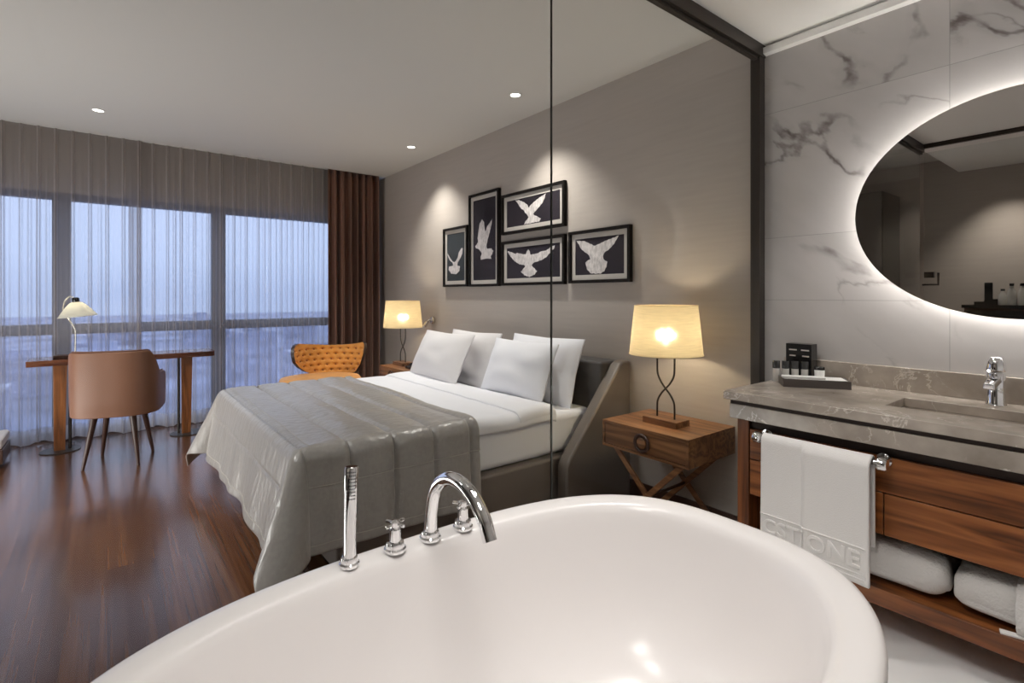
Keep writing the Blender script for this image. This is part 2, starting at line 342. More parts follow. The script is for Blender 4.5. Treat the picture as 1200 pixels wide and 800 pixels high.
M['mirror'] = mat('mirror_silver', (.60, .57, .54), .0, metal=1)
M['led'] = emit('mirror_backlight', (1, .97, .92), 26)
M['sheer'] = sheer('sheer_voile', (.56, .515, .505), .46, .94)
M['sheer_hem'] = sheer('sheer_hem_voile', (.74, .72, .74), .6, .92)
M['brown_curtain'] = mat('brown_satin_curtain', (.24, .115, .075), .34, metal=.35, spec=.6, sheen=.15, vary=((30, 30, 1), .15))
M['linen'] = mat('white_linen', (.87, .875, .92), .8, spec=.2, bump=((60, 60, 60), .08, .004))
M['linen_shaded'] = mat('shaded_pillow_cotton', (.76, .74, .75), .85, spec=.2, bump=((14, 14, 14), .15, .01))  # pillow shade put into a greyer white; the bench cushion shares it
M['satin'] = mat('grey_satin_quilt', (.37, .345, .325), .30, spec=.6, sheen=.3, vary=((60, 60, 60), .07), bump=((20, 26, 9), .55, .014))
M['thread'] = mat('pale_stitching', (.52, .49, .45), .5)
M['leather'] = mat('grey_brown_leather', (.155, .13, .112), .42, bump=((160, 160, 160), .1, .001), vary=(5, .12))
M['leather_dark'] = mat('charcoal_upholstery', (.075, .07, .07), .6)
M['tan'] = mat('tan_leather', (.225, .105, .062), .46, spec=.4, vary=(4, .08), bump=((250, 250, 250), .05, .001))
M['tan_seam'] = mat('dark_tan_piping', (.16, .07, .04), .5)
M['orange'] = mat('orange_velvet', (.74, .33, .055), .6, sheen=.3, vary=(9, .10))
M['orange_dimple'] = mat('deep_orange_dimple', (.34, .11, .02), .7)  # shade of the tufting dimples put into a deeper orange
M['orange_dark'] = mat('dark_shell_of_chair', (.05, .03, .025), .4)
M['shade'] = lampshade('cream_lampshade_fabric', (.88, .74, .48), .30, .08)
M['opal'] = lampshade('opal_glass', (.95, .94, .88), .6)
M['bulb'] = emit('bulb_glow', (1, .85, .6), 25)
M['down_led'] = emit('downlight_lens', (1, .95, .86), 9)
M['white_metal'] = mat('white_painted_metal', (.8, .79, .77), .4)
M['print_dark'] = mat('dark_photo_print', (.028, .023, .030), .6, spec=.15, vary=(3, .3))
M['print_grey'] = mat('grey_photo_print', (.045, .052, .058), .6, spec=.15, vary=(3, .3))
M['dove'] = mat('dove_print_white', (.66, .62, .61), .5, vary=((30, 60, 30), .28))
M['mat_board'] = mat('pale_mat_board', (.55, .51, .47), .7)
M['frame_black'] = mat('black_frame_lacquer', (.008, .006, .005), .55, spec=.12)
M['picture_glass'] = glass('picture_glazing', (.99, .99, .99), .1)
M['towel'] = mat('white_terry', (.80, .78, .765), .95, spec=.1, bump=((120, 160, 520), .5, .0025))
M['robe'] = mat('white_robe_terry', (.70, .68, .66), .95, spec=.1, bump=((120, 120, 120), .7, .006))
M['white_paper'] = mat('white_paper', (.85, .84, .82), .6)
M['tray_grey'] = mat('grey_brown_leatherette', (.085, .07, .066), .45)
M['black_gloss'] = mat('black_gloss', (.012, .011, .011), .18)
M['bottle_dark'] = mat('dark_bottle', (.03, .03, .03), .15, coat=.4)
M['bottle_clear'] = mat('pale_bottle', (.55, .53, .5), .1, coat=.5)
M['door_paint'] = mat('grey_brown_wardrobe', (.10, .09, .08), .5)
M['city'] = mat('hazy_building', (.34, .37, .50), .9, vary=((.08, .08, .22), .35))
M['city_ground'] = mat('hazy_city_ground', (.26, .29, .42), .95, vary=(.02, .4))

# ------------------------------------------------------------------ setting
X0, X1, YB, YW, ZC = -1.8, 2.7, -1.2, 6.25, 2.765
struct('floor', MB().box(X0-.1, X1+.2, YB-.1, YW+.3, -.1, 0), M['floor'], smooth=False)
struct('floor_bathroom', MB().box(-.30, X1, YB, 1.36, .0, .10), M['floor_marble'], smooth=False)
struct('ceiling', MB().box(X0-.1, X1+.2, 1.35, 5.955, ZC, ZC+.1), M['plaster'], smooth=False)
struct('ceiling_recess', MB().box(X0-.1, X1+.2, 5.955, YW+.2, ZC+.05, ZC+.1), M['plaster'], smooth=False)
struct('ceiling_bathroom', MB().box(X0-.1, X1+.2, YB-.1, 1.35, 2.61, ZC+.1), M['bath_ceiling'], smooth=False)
struct('wall_right', MB().box(X1, X1+.15, 1.30, YW+.3, -.1, ZC), M['taupe'], smooth=False)
struct('wall_bathroom', MB().box(X1, X1+.15, YB-.1, 1.30, -.1, 2.61), M['marble'], smooth=False)
struct('wall_left', MB().box(X0-.15, X0, YB-.1, YW+.3, -.1, ZC), M['taupe'], smooth=False)
struct('wall_rear', MB().box(X0-.1, X1+.1, YB-.15, YB, -.1, 2.61), M['bath_ceiling'], smooth=False)
struct('wall_front', MB().box(X0-.1, X1+.1, YW, YW+.2, 2.25, ZC+.05), M['taupe'], smooth=False)
struct('baseboard_right', MB().box(X1-.014, X1, 1.36, YW, 0, .11), M['wood_dark'], bevel=.003)
struct('trim_1', MB().prism([(0, 0), (.012, -.012), (.03, -.018), (.03, -.05), (0, -.055)], lambda a, b, t: (X1-a, YB if t == 0 else 1.29, 2.61+b)), M['bath_ceiling'], smooth=False)
# windows: three bays with a low transom
xs = [-1.6, -.33, .94, 2.21]
for i in range(3):
    a, b = xs[i], xs[i+1]
    fr = MB(); hw = .065
    fr.box(a-hw if i == 0 else a, a+hw, YW+.02, YW+.12, 0, 2.25); fr.box(b-hw, b, YW+.02, YW+.12, 0, 2.25)
    fr.box(a+hw, b-hw, YW+.02, YW+.12, 2.19, 2.25); fr.box(a+hw, b-hw, YW+.02, YW+.12, 0, .06); fr.box(a+hw, b-hw, YW+.02, YW+.12, .95, 1.045)
    wo_ = struct('window_%d' % (i+1), fr, M['frame_metal'], smooth=False)
    obj('pane', MB().box(a+hw, b-hw, YW+.065, YW+.075, .06, .95), M['window_glass'], wo_, smooth=False)
    obj('pane', MB().box(a+hw, b-hw, YW+.065, YW+.075, 1.045, 2.19), M['window_glass'], wo_, smooth=False)
struct('wall_window_end', MB().box(2.21, X1, YW+.02, YW+.2, 0, 2.25), M['frame_metal'], smooth=False)
# the city outside, far below
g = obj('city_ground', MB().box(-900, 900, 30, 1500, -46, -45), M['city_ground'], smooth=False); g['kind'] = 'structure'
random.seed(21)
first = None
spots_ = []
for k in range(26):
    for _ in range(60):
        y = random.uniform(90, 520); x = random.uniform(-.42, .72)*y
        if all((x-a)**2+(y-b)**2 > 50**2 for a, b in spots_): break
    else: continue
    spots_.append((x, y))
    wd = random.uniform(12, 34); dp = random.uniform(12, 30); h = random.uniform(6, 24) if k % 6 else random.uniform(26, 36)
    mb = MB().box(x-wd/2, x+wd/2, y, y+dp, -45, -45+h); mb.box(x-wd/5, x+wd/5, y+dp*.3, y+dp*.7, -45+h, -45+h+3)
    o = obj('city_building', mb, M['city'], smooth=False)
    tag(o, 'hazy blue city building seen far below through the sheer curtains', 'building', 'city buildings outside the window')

# ------------------------------------------------------------------ glass screen between bath and bedroom
gs = thing('glass_screen', 'clear glass screen with dark metal frame between bathtub and bedroom', 'glass partition', (1.2, 1.32, .1))
obj('header_rail', MB().box(-.30, X1, 1.29, 1.345, 2.545, 2.61).box(-.30, X1, 1.305, 1.330, 2.530, 2.545), M['bronze'], gs, bevel=.002)
obj('wall_post', MB().box(2.645, X1, 1.295, 1.345, .10, 2.545), M['bronze'], gs, bevel=.002)
obj('floor_rail', MB().box(-.27, 2.645, 1.305, 1.335, .10, .115), M['bronze'], gs)
obj('pane', MB().box(-.27, 1.2112, 1.316, 1.324, .115, 2.535), M['glass'], gs, smooth=False)
obj('pane', MB().box(1.2138, 2.645, 1.316, 1.324, .115, 2.535), M['glass'], gs, smooth=False)
obj('glass_joint', MB().box(1.2112, 1.2138, 1.316, 1.324, .115, 2.535), M['glass_edge'], gs, smooth=False)
gd = thing('glass_door', 'glass bathroom door with square metal handle, seen in the mirror', 'door', (-.28, .6, .1))
obj('pane', MB().box(-.284, -.276, -1.18, 1.29, .115, 2.535), M['glass'], gd, smooth=False)
obj('header_rail', MB().box(-.305, -.27, -1.2, 1.29, 2.575, 2.61), M['bronze'], gd, bevel=.002)
obj('handle', MB().box(-.30, -.26, 1.22, 1.285, 1.46, 1.51).tube([(-.255, 1.285, 1.40), (-.22, 1.285, 1.40), (-.22, 1.18, 1.40), (-.22, 1.18, 1.50)], .009, 8), M['bronze'], gd)

# ------------------------------------------------------------------ bathtub
TC, TA, TB, TN = (.65, .78), .81, .51, 2.8
def sup(th, a, b, n=TN):
    c, s = math.cos(th), math.sin(th)
    return (TC[0]+a*math.copysign(abs(c)**(2/n), c), TC[1]+b*math.copysign(abs(s)**(2/n), s))
prof = [(.24, .10), (.21, .16), (.15, .30), (.095, .45), (.055, .55), (.025, .595), (.006, .615), (0, .628), (.001, .638), (.006, .646), (.016, .651), (.032, .652), (.055, .650), (.070, .646), (.080, .638),
        (.088, .622), (.097, .59), (.112, .53), (.132, .46), (.16, .38), (.20, .315), (.25, .27), (.31, .245), (.38, .232), (.46, .228)]
mb = MB(); nn = 128
vs = []
for dlt, z in prof:
    n_ = TN if dlt < .2 else TN-.5*min(1, (dlt-.2)/.2)
    for k in range(nn):
        x, y = sup(2*PI*k/nn, TA-dlt*(1 if z > .23 else 1), TB-dlt, n_); vs.append((x, y, z))
fs = [(i*nn+k, i*nn+(k+1) % nn, (i+1)*nn+(k+1) % nn, (i+1)*nn+k) for i in range(len(prof)-1) for k in range(nn)]
fs.append(tuple(range((len(prof)-1)*nn, len(prof)*nn)))
mb.add(vs, fs)
tub = thing('bathtub', 'large white freestanding bathtub with rounded oval rim', 'bathtub', (.65, .78, .1))
obj('shell', mb, M['tub'], tub, angle=80)
obj('drain', MB().lathe([(0, .006), (.025, .006), (.03, .0)], (.65, .78, .228), 24), M['chrome'], tub)

def flange(mb, x, y, z, r):
    mb.lathe([(r*.4, 0), (r, 0), (r*1.02, .003), (r, .007), (r*.86, .010), (r*.84, .013), (r*.86, .016), (r*.8, .021), (r*.5, .0225)], (x, y, z), 28, cap0=True)
RZ = .650
hs = thing('hand_shower', 'slim chrome hand shower standing upright on the tub rim', 'hand shower', (.466, 1.236, RZ))
mb = MB(); flange(mb, .466, 1.236, RZ, .0245); obj('holder', mb, M['chrome'], hs)
p0 = Vector((.466, 1.236, RZ+.015)); p1 = Vector((.478, 1.252, RZ+.235))
obj('handset', MB().tube([p0, p0.lerp(p1, .3), p0.lerp(p1, .7), p0.lerp(p1, .985), p1], [.0155, .0158, .0163, .0168, .0145], 24), M['chrome'], hs)
mb = MB(); ax = (p1-p0).normalized(); view = Vector((-.35, -.93, 0)); view = (view-ax*view.dot(ax)).normalized(); sd = ax.cross(view)
for i in range(9):
    c = p0.lerp(p1, .66+i*.036)
    for j in range(5):
        a = (j-2)*.26; q = c+(view*math.cos(a)+sd*math.sin(a))*.0162
        nrm = (view*math.cos(a)+sd*math.sin(a)); mb.tube([q, q+nrm*.0012], .0016, 6)
obj('nozzle', mb, M['black_hole'], hs)['kind'] = 'stuff'
def valve(name, x, y, lab, rot):
    t = thing(name, lab, 'tap', (x, y, RZ), 'cross handle valves on the tub rim')
    mb = MB(); flange(mb, x, y, RZ, .0285); obj('flange', mb, M['chrome'], t)
    obj('stem', MB().lathe([(.0145, .02), (.0145, .055), (.012, .058), (.0115, .062), (.0135, .064), (.0135, .074), (.010, .077), (0, .078)], (x, y, RZ), 24, cap0=True), M['chrome'], t)
    mb = MB()
    for k in range(4):
        a = rot+k*PI/2; d = Vector((math.cos(a), math.sin(a), 0)); c = Vector((x, y, RZ+.069))
        mb.tube([c+d*.008, c+d*.026, c+d*.030, c+d*.031], [.0042, .0048, .0048, .003], 10)
    obj('cross_handle', mb, M['chrome'], t)
valve('bath_valve', .587, 1.236, 'chrome cross handle valve between the hand shower and the spout', .35)
valve('bath_valve', .795, 1.236, 'chrome cross handle valve behind the curved spout', .6)
sp = thing('bath_spout', 'arched chrome bath spout on the tub rim', 'faucet', (.69, 1.236, RZ))
mb = MB(); flange(mb, .69, 1.236, RZ, .029); obj('flange', mb, M['chrome'], sp)
path = catmull([(.69, 1.236, .66), (.692, 1.232, .73), (.695, 1.215, .79), (.70, 1.17, .828), (.70, 1.11, .838), (.70, 1.05, .822), (.70, 1.0, .785), (.70, .972, .738)], 6)
obj('spout_pipe', MB().tube(path, [.0175]*len(path), 24), M['chrome'], sp)

# ------------------------------------------------------------------ vanity
va = thing('vanity_cabinet', 'wide walnut vanity cabinet with open lower shelf and towel bar', 'cabinet', (2.4, .4, .21))
VF = 2.15; VL, VR = 1.15, -.45
obj('side_panel', MB().box(VF, 2.69, 1.10, VL, .21, .785), M['wood_vanity_z'], va, bevel=.002)
obj('side_panel', MB().box(VF, 2.69, VR, VR+.05, .21, .785), M['wood_vanity_z'], va, bevel=.002)
obj('bottom_shelf', MB().box(VF, 2.69, VR+.05, 1.10, .21, .272), M['wood_vanity'], va, bevel=.002)
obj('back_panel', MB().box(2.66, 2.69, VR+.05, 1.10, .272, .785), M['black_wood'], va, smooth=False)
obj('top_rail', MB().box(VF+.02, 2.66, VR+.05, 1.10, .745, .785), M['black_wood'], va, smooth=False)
obj('front_panel', MB().box(VF, VF+.02, VR+.055, 1.095, .617, .742), M['wood_vanity'], va, bevel=.0015)
obj('drawer_front', MB().box(VF, VF+.02, VR+.055, .613, .466, .612), M['wood_vanity'], va, bevel=.0015)
obj('drawer_front', MB().box(VF, VF+.02, .617, 1.095, .466, .612), M['wood_vanity'], va, bevel=.0015)
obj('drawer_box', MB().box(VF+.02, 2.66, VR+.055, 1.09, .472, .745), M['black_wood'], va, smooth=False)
tb = MB()
BX, BZ = 2.085, .732
tb.tube([(BX, .600, BZ), (BX, 1.03, BZ)], .010, 16)
for y in (.612, 1.018):
    tb.tube([(VF, y, BZ), (VF-.008, y, BZ), (VF-.0082, y, BZ), (BX-.004, y, BZ)], [.024, .024, .012, .012], 20)
tb.tube([(BX, .585, BZ), (BX, .590, BZ), (BX, .610, BZ), (BX, .616, BZ)], [.019, .0225, .0225, .018], 24)
tb.tube([(BX, 1.014, BZ), (BX, 1.02, BZ), (BX, 1.04, BZ), (BX, 1.045, BZ)], [.018, .0225, .0225, .019], 24)
obj('towel_bar', tb, M['chrome'], va)
# worktop with sunk trough basin
wt = thing('vanity_worktop', 'grey brown veined stone worktop with sunken basin', 'worktop', (2.4, .37, .9))
def ring_slab(ox0, ox1, oy0, oy1, ix0, ix1, iy0, iy1, z0, z1):
    m = MB(); O = [(ox0, oy0), (ox1, oy0), (ox1, oy1), (ox0, oy1)]; I = [(ix0, iy0), (ix1, iy0), (ix1, iy1), (ix0, iy1)]
    vs = [(x, y, z) for z in (z0, z1) for L in (O, I) for x, y in L]; fs = []
    for k in range(4):
        k2 = (k+1) % 4
        fs += [(k, k2, 4+k2, 4+k), (8+k, 8+k2, 12+k2, 12+k), (k, k2, 8+k2, 8+k), (4+k, 4+k2, 12+k2, 12+k)]
    return m.add(vs, fs)
CX0, CY1, CY0 = 2.095, 1.186, -.47
obj('slab', ring_slab(CX0, X1, CY0, CY1, 2.285, 2.515, .12, .65, .864, .90), M['stone'], wt, bevel=.004)
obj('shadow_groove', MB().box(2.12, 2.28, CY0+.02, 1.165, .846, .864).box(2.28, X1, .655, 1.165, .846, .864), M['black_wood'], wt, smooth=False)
obj('apron', MB().box(2.112, 2.14, CY0+.02, 1.166, .785, .846).box(2.14, X1, 1.14, 1.166, .785, .846), M['stone'], wt, bevel=.002)
bs_ = MB()
def basin(u, v): return None
bx0, bx1, by0, by1 = 2.285, 2.515, .12, .65
vs = [(bx0, by0, .864), (bx1, by0, .864), (bx1, by1, .864), (bx0, by1, .864), (bx0+.02, by0+.09, .795), (bx1-.015, by0+.09, .795), (bx1-.015, by1-.09, .795), (bx0+.02, by1-.09, .795)]
bs_.add(vs, [(0, 1, 5, 4), (1, 2, 6, 5), (2, 3, 7, 6), (3, 0, 4, 7), (4, 5, 6, 7)])
obj('basin', bs_, M['stone'], wt, smooth=False)
obj('backsplash', MB().box(2.678, X1, CY0, 1.19, .90, 1.0), M['stone'], wt, bevel=.002)
# basin faucet
bf = thing('basin_faucet', 'stout chrome single lever faucet behind the sunken basin', 'faucet', (2.60, .392, .90))
fx, fy = 2.605, .392
obj('body', MB().lathe([(.030, 0), (.031, .004), (.0285, .01), (.0275, .06), (.0275, .118), (.026, .122)], (fx, fy, .90), 32, cap0=True, cap1=True), M['chrome'], bf)
obj('spout', MB().prism([(-.02, 0), (.02, 0), (.017, .022), (-.017, .022)], lambda a, b, t: (fx-(.02 if t == 0 else .125), fy+a*(1 if t == 0 else .85), .99+b-(.0 if t == 0 else .018))), M['chrome'], bf, bevel=.004)
obj('lever', MB().lathe([(.0255, .126), (.030, .129), (.031, .134), (.027, .160), (.021, .178), (.017, .181), (0, .182)], (fx, fy, .90), 32, cap0=True).tube([(fx-.02, fy, 1.031), (fx-.04, fy+.008, 1.032), (fx-.052, fy+.012, 1.032)], [.007, .006, .005], 10), M['chrome'], bf)
# bath towel over the bar
tw = thing('bath_towel', 'white embossed bath towel folded over the chrome bar of the vanity', 'towel', (BX, .82, .73))
TY1, TY0 = 1.004, .628
def tw_sheet(u, v):
    # u across (left to right), v along from front hem over the bar to the back hem
    y = TY1+(TY0-TY1)*u
    L1, L2 = .415, .30; arc = PI*.016; s = v*(L1+arc+L2)
    fold = .012*smoothstep(-.004, .004, y-.0*y-.842+.0)*0+.018*(1-smoothstep(.838, .845, y))+.006*math.exp(-((y-.838)/.007)**2)
    flare = (1-min(1, s/L1))
    wob = .006*N(y*9, s*5, 3)+.003*N(y*25, s*9, 8)
    if s < L1:
        z = BZ-(L1-s); x = BX-.018-.010*flare*(.5+u)-wob*flare-fold*(.4+.6*u)
        y += -.006*flare*u
    elif s < L1+arc:
        a = (s-L1)/.016; x = BX-.018*math.cos(a); z = BZ+.018*math.sin(a)
    else:
        z = BZ-(s-L1-arc); x = BX+.020
    return (x, y, z)
mb = MB().grid(tw_sheet, 61, 70); o = obj('terry_body', mb, M['towel'], tw, solid=.013, angle=180)
def towel_front(u, z):
    L1 = .415; s = L1-(BZ-z); return Vector(tw_sheet(u, s/(.415+PI*.016+.30)))
for zz, nm in ((.442, 'upper_band'), (.352, 'lower_band'), (.336, 'lower_band')):
    pts = [towel_front(i/40*.97, zz)+Vector((-.0075, 0, 0)) for i in range(41)]
    obj(nm, MB().tube(pts, .0028, 6), M['towel'], tw)
def letters(body, size, u0, z, depth, material, parent, name, mono=1.0):
    cu = bpy.data.curves.new('txt', 'FONT'); cu.body = body; cu.size = size; cu.extrude = depth; cu.bevel_depth = depth*.6; cu.space_character = mono
    to = bpy.data.objects.new('txt', cu); S.collection.objects.link(to); bpy.context.view_layer.update()
    me = bpy.data.meshes.new_from_object(to.evaluated_get(bpy.context.evaluated_depsgraph_get())); bpy.data.objects.remove(to)
    vs = [tuple(v.co) for v in me.vertices]; fs = [tuple(p.vertices) for p in me.polygons]
    y0 = TY1+(TY0-TY1)*u0; out = []
    for a, b, c in vs:
        u = (TY1-(y0-a))/(TY1-TY0); q = towel_front(max(0, min(1, u)), z+b); out.append((q.x-.0062-c, y0-a, z+b))
    m = MB(); m.add(out, fs); return obj(name, m, material, parent)
letters('CSTI', .076, .025, .373, .0035, M['towel'], tw, 'embossed_lettering', 1.05)
letters('ONE', .082, .475, .372, .0035, M['towel'], tw, 'embossed_lettering', 1.05)
# folded robes on the lower shelf
def robe_mesh(y0, y1, x0, x1, z0, z1, seed):
    cx, cy, cz = (x0+x1)/2, (y0+y1)/2, (z0+z1)/2
    def f(u, v):
        th = 2*PI*u; ph = PI*(v-.5)
        cp = math.copysign(abs(math.cos(ph))**.38, math.cos(ph)); spz = math.copysign(abs(math.sin(ph))**.6, math.sin(ph))
        ct = math.copysign(abs(math.cos(th))**.32, math.cos(th)); st = math.copysign(abs(math.sin(th))**.32, math.sin(th))
        p = Vector((cx+(x1-x0)/2*cp*ct, cy+(y1-y0)/2*cp*st, cz+(z1-z0)/2*spz))
        n1 = N(p.x*7+seed, p.y*9, p.z*9)*.022+N(p.x*18+seed, p.y*24, p.z*20)*.008
        q = p+Vector((ct*cp, st*cp, spz))*n1*(.3 if spz < -.5 else 1)
        q.z = max(q.z, z0); return q
    return MB().grid(f, 72, 40, close_u=True)
r1 = obj('folded_robe', robe_mesh(.452, .85, 2.175, 2.60, .273, .435, 1), M['robe'], angle=180)
tag(r1, 'folded white bathrobe on the vanity shelf, beside the hanging towel', 'bathrobe', 'folded robes on the vanity shelf')
r2 = thing('folded_robe', 'folded white bathrobe with a belt on the vanity shelf, right of the other', 'bathrobe', (2.38, .25, .273), 'folded robes on the vanity shelf')
obj('folded_cloth', robe_mesh(.04, .446, 2.175, 2.60, .273, .43, 5), M['robe'], r2, angle=180)
def belt(u, v):
    a = PI*(1.06*u-.03)
    return (2.3-.14*math.copysign(abs(math.sin(a))**.4, math.sin(a)), .255+.05*(v-.5)+.004*N(u*9, v*3), .352-.088*math.copysign(abs(math.cos(a))**.6, math.cos(a)))
obj('belt', MB().grid(belt, 30, 5), M['robe'], r2, solid=.008, angle=180)
tag(obj('paper_tag', MB().obox((2.172, .29, .275), (.25, -.97), .028, .012, .003), M['white_paper'], bevel=.001), 'small white paper tag lying on the vanity shelf below the belt', 'tag')
# amenities on the worktop
e1 = Vector((.555, -.833, 0)); e2 = Vector((.833, .555, 0)); t0 = Vector((2.386, 1.062, .90))
def tp(a, b, z): q = t0+e1*a+e2*b; return (q.x, q.y, .90+z)
def trunc(mb, a0, a1, b0, b1, z0, z1):
    vs = [tp(a, b, z) for z in (z0, z1) for b in (b0, b1) for a in (a0, a1)]
    return mb.add(vs, [(0, 2, 3, 1), (4, 5, 7, 6), (0, 1, 5, 4), (2, 6, 7, 3), (0, 4, 6, 2), (1, 3, 7, 5)])
mb = MB(); trunc(mb, 0, .265, 0, .008, 0, .036); trunc(mb, 0, .265, .112, .12, 0, .036); trunc(mb, 0, .008, .008, .112, 0, .036); trunc(mb, .257, .265, .008, .112, 0, .036); trunc(mb, .008, .257, .008, .112, 0, .006)
tag(obj('amenity_tray', mb, M['tray_grey'], bevel=.0015), 'grey brown leather tray of toiletries on the worktop', 'tray')
tag(obj('folded_napkin', trunc(MB(), .010, .255, .010, .110, .007, .037), M['white_paper'], bevel=.003), 'white folded cloth filling the grey brown tray', 'cloth')
tag(obj('info_card', trunc(MB(), .0, .17, .012, .055, .0375, .047), M['white_paper'], bevel=.002), 'white card lying on the left of the toiletry tray', 'card')
mb = MB()
bx = thing('amenity_box', 'upright black box with pale lettering behind the toiletry bottles', 'box', (2.63, 1.085, .9))
obj('case', MB().box(2.60, 2.665, 1.030, 1.146, .90, 1.078), M['black_gloss'], bx, bevel=.002)
for y0, y1, z in ((1.095, 1.13, 1.046), (1.04, 1.075, 1.046), (1.1, 1.128, 1.018), (1.04, 1.07, 1.018)):
    obj('pale_print', MB().box(2.598, 2.6, y0, y1, z, z+.006), M['mat_board'], bx, smooth=False)
for k in range(4):
    a = -.005+k*.040; c = tp(a, .150, 0)
    b = thing('toiletry_bottle', ['dark toiletry bottle at the far left end of the row behind the tray', 'dark toiletry bottle, second from the left behind the tray', 'dark toiletry bottle, third from the left behind the tray', 'dark toiletry bottle nearest the white jar behind the tray'][k], 'bottle', c, 'toiletry bottles behind the tray')
    obj('bottle_body', MB().lathe([(.0145, 0), (.0155, .003), (.0155, .062), (.013, .068)], c, 20, cap0=True, cap1=True), M['bottle_clear'], b)
    obj('bottle_cap', MB().lathe([(.0158, .064), (.0162, .066), (.0162, .098), (.015, .1)], c, 20, cap0=True, cap1=True), M['bottle_dark'], b)
c = tp(.172, .13, 0)
jr = thing('white_jar', 'small white cup with a black rim behind the toiletry tray', 'jar', c)
obj('jar_body', MB().lathe([(.017, 0), (.020, .004), (.021, .066)], c, 24, cap0=True, cap1=True), M['white_paper'], jr)
obj('jar_lid', MB().lathe([(.0215, .066), (.0215, .078), (.02, .08)], c, 24, cap0=True, cap1=True), M['black_gloss'], jr)
c = tp(.225, .145, 0)
tag(obj('soap_tin', MB().lathe([(.021, 0), (.023, .004), (.023, .026), (.019, .03)], c, 24, cap0=True, cap1=True), M['bottle_dark']), 'low dark round tin right of the white jar on the worktop', 'tin')

# ------------------------------------------------------------------ backlit oval mirror
MC, MA, MBz = (.325, 1.652), .534, .430
mi = thing('wall_mirror', 'large oval backlit mirror on the marble wall', 'mirror', (2.68, *MC))
def disc(x0, x1, da, n=96):
    m = MB(); m.prism([(MC[0]+(MA+da)*math.cos(2*PI*k/n), MC[1]+(MBz+da)*math.sin(2*PI*k/n)) for k in range(n)], lambda a, b, t: (x0 if t == 0 else x1, a, b)); return m
obj('mirror_glass', disc(2.628, 2.632, 0), M['mirror'], mi, angle=30)
obj('backing', disc(2.632, 2.642, -.012), M['white_metal'], mi, angle=30)
obj('mount', disc(2.642, 2.70, -.075), M['white_metal'], mi, angle=30)
obj('led_strip', MB().grid(lambda u, v: (2.648+.040*v, MC[0]+(MA-.07)*math.cos(2*PI*u), MC[1]+(MBz-.07)*math.sin(2*PI*u)), 96, 2, close_u=True), M['led'], mi)

# ------------------------------------------------------------------ bed
bed = thing('bed', 'wide upholstered bed with leather base and sloping headboard wings', 'bed', (1.6, 3.2, 0))
BY0, BY1 = 2.25, 4.15
obj('base_frame', MB().box(.80, 2.50, BY0+.02, BY1-.02, .07, .335), M['leather'], bed, bevel=.02, bseg=3)
obj('headboard', MB().box(2.50, 2.695, BY0, BY1, .05, .88), M['leather_dark'], bed, bevel=.02, bseg=3)
for y0, y1 in ((2.165, 2.25), (4.15, 4.235)):
    poly = [(2.11, .0), (2.11, .30), (2.135, .345), (2.585, .865), (2.62, .885), (2.695, .885), (2.695, 0)]
    obj('headboard_wing', MB().prism(poly, lambda a, b, t: (a, y0 if t == 0 else y1, b)), M['leather'], bed, bevel=.018, bseg=4)
for x in (.92, 2.3):
    for y in (2.4, 4.0): obj('foot', MB().lathe([(.025, 0), (.03, .07)], (x, y, 0), 16, cap0=True, cap1=True), M['black_wood'], bed)
def rbox(x0, x1, y0, y1, z0, z1, r, amp=0, seed=0):
    m = MB(); m.box(x0, x1, y0, y1, z0, z1); return m
tag(obj('mattress', rbox(.70, 2.49, 2.305, 4.095, .337, .585, .05), M['linen'], bevel=.05, bseg=5), 'thick mattress in a white sheet on the bed base', 'mattress')
# white duvet: lies on the mattress, hangs a little over the near and far sides
def duvet_z(x, y): return .622+.010*N(x*3.1, y*2.3, 1)+.004*N(x*9, y*8, 4)
def duvet_fn(x0, x1, lift, over, seed):
    def f(u, v):
        x = x0+(x1-x0)*u; L = 1.80+2*over; s = -over+L*v    # s measured across the bed from the near mattress edge
        y0, y1 = 2.29, 4.11; r = .05
        def side(d):      # distance past the edge -> (outward, drop)
            if d < r*PI/2: a = d/r; return r*math.sin(a), r*(1-math.cos(a))
            return r, r+(d-r*PI/2)
        z = duvet_z(x, 2.3+s)+lift
        if s < r: o_, dr = side(r-s if r-s > 0 else 0); y = y0+r-o_; z -= dr
        elif s > 1.82-r: o_, dr = side(s-(1.82-r)); y = y1-r+o_; z -= dr
        else: y = y0+s
        ed = min(u, 1-u)*(x1-x0)
        z -= .012*math.exp(-ed/.03)
        y += .006*N(x*6+seed, y*5, z*8)
        return (x, y, z)
    return f
dv = thing('duvet', 'white duvet turned down below the pillows', 'duvet', (1.7, 3.35, .6))
obj('duvet_body', MB().grid(duvet_fn(1.20, 2.13, 0, .045, 2), 70, 150), M['linen'], dv, solid=.022, angle=180)
obj('turned_down_edge', MB().grid(duvet_fn(1.855, 2.135, .021, .055, 5), 30, 150), M['linen'], dv, solid=.018, angle=180)
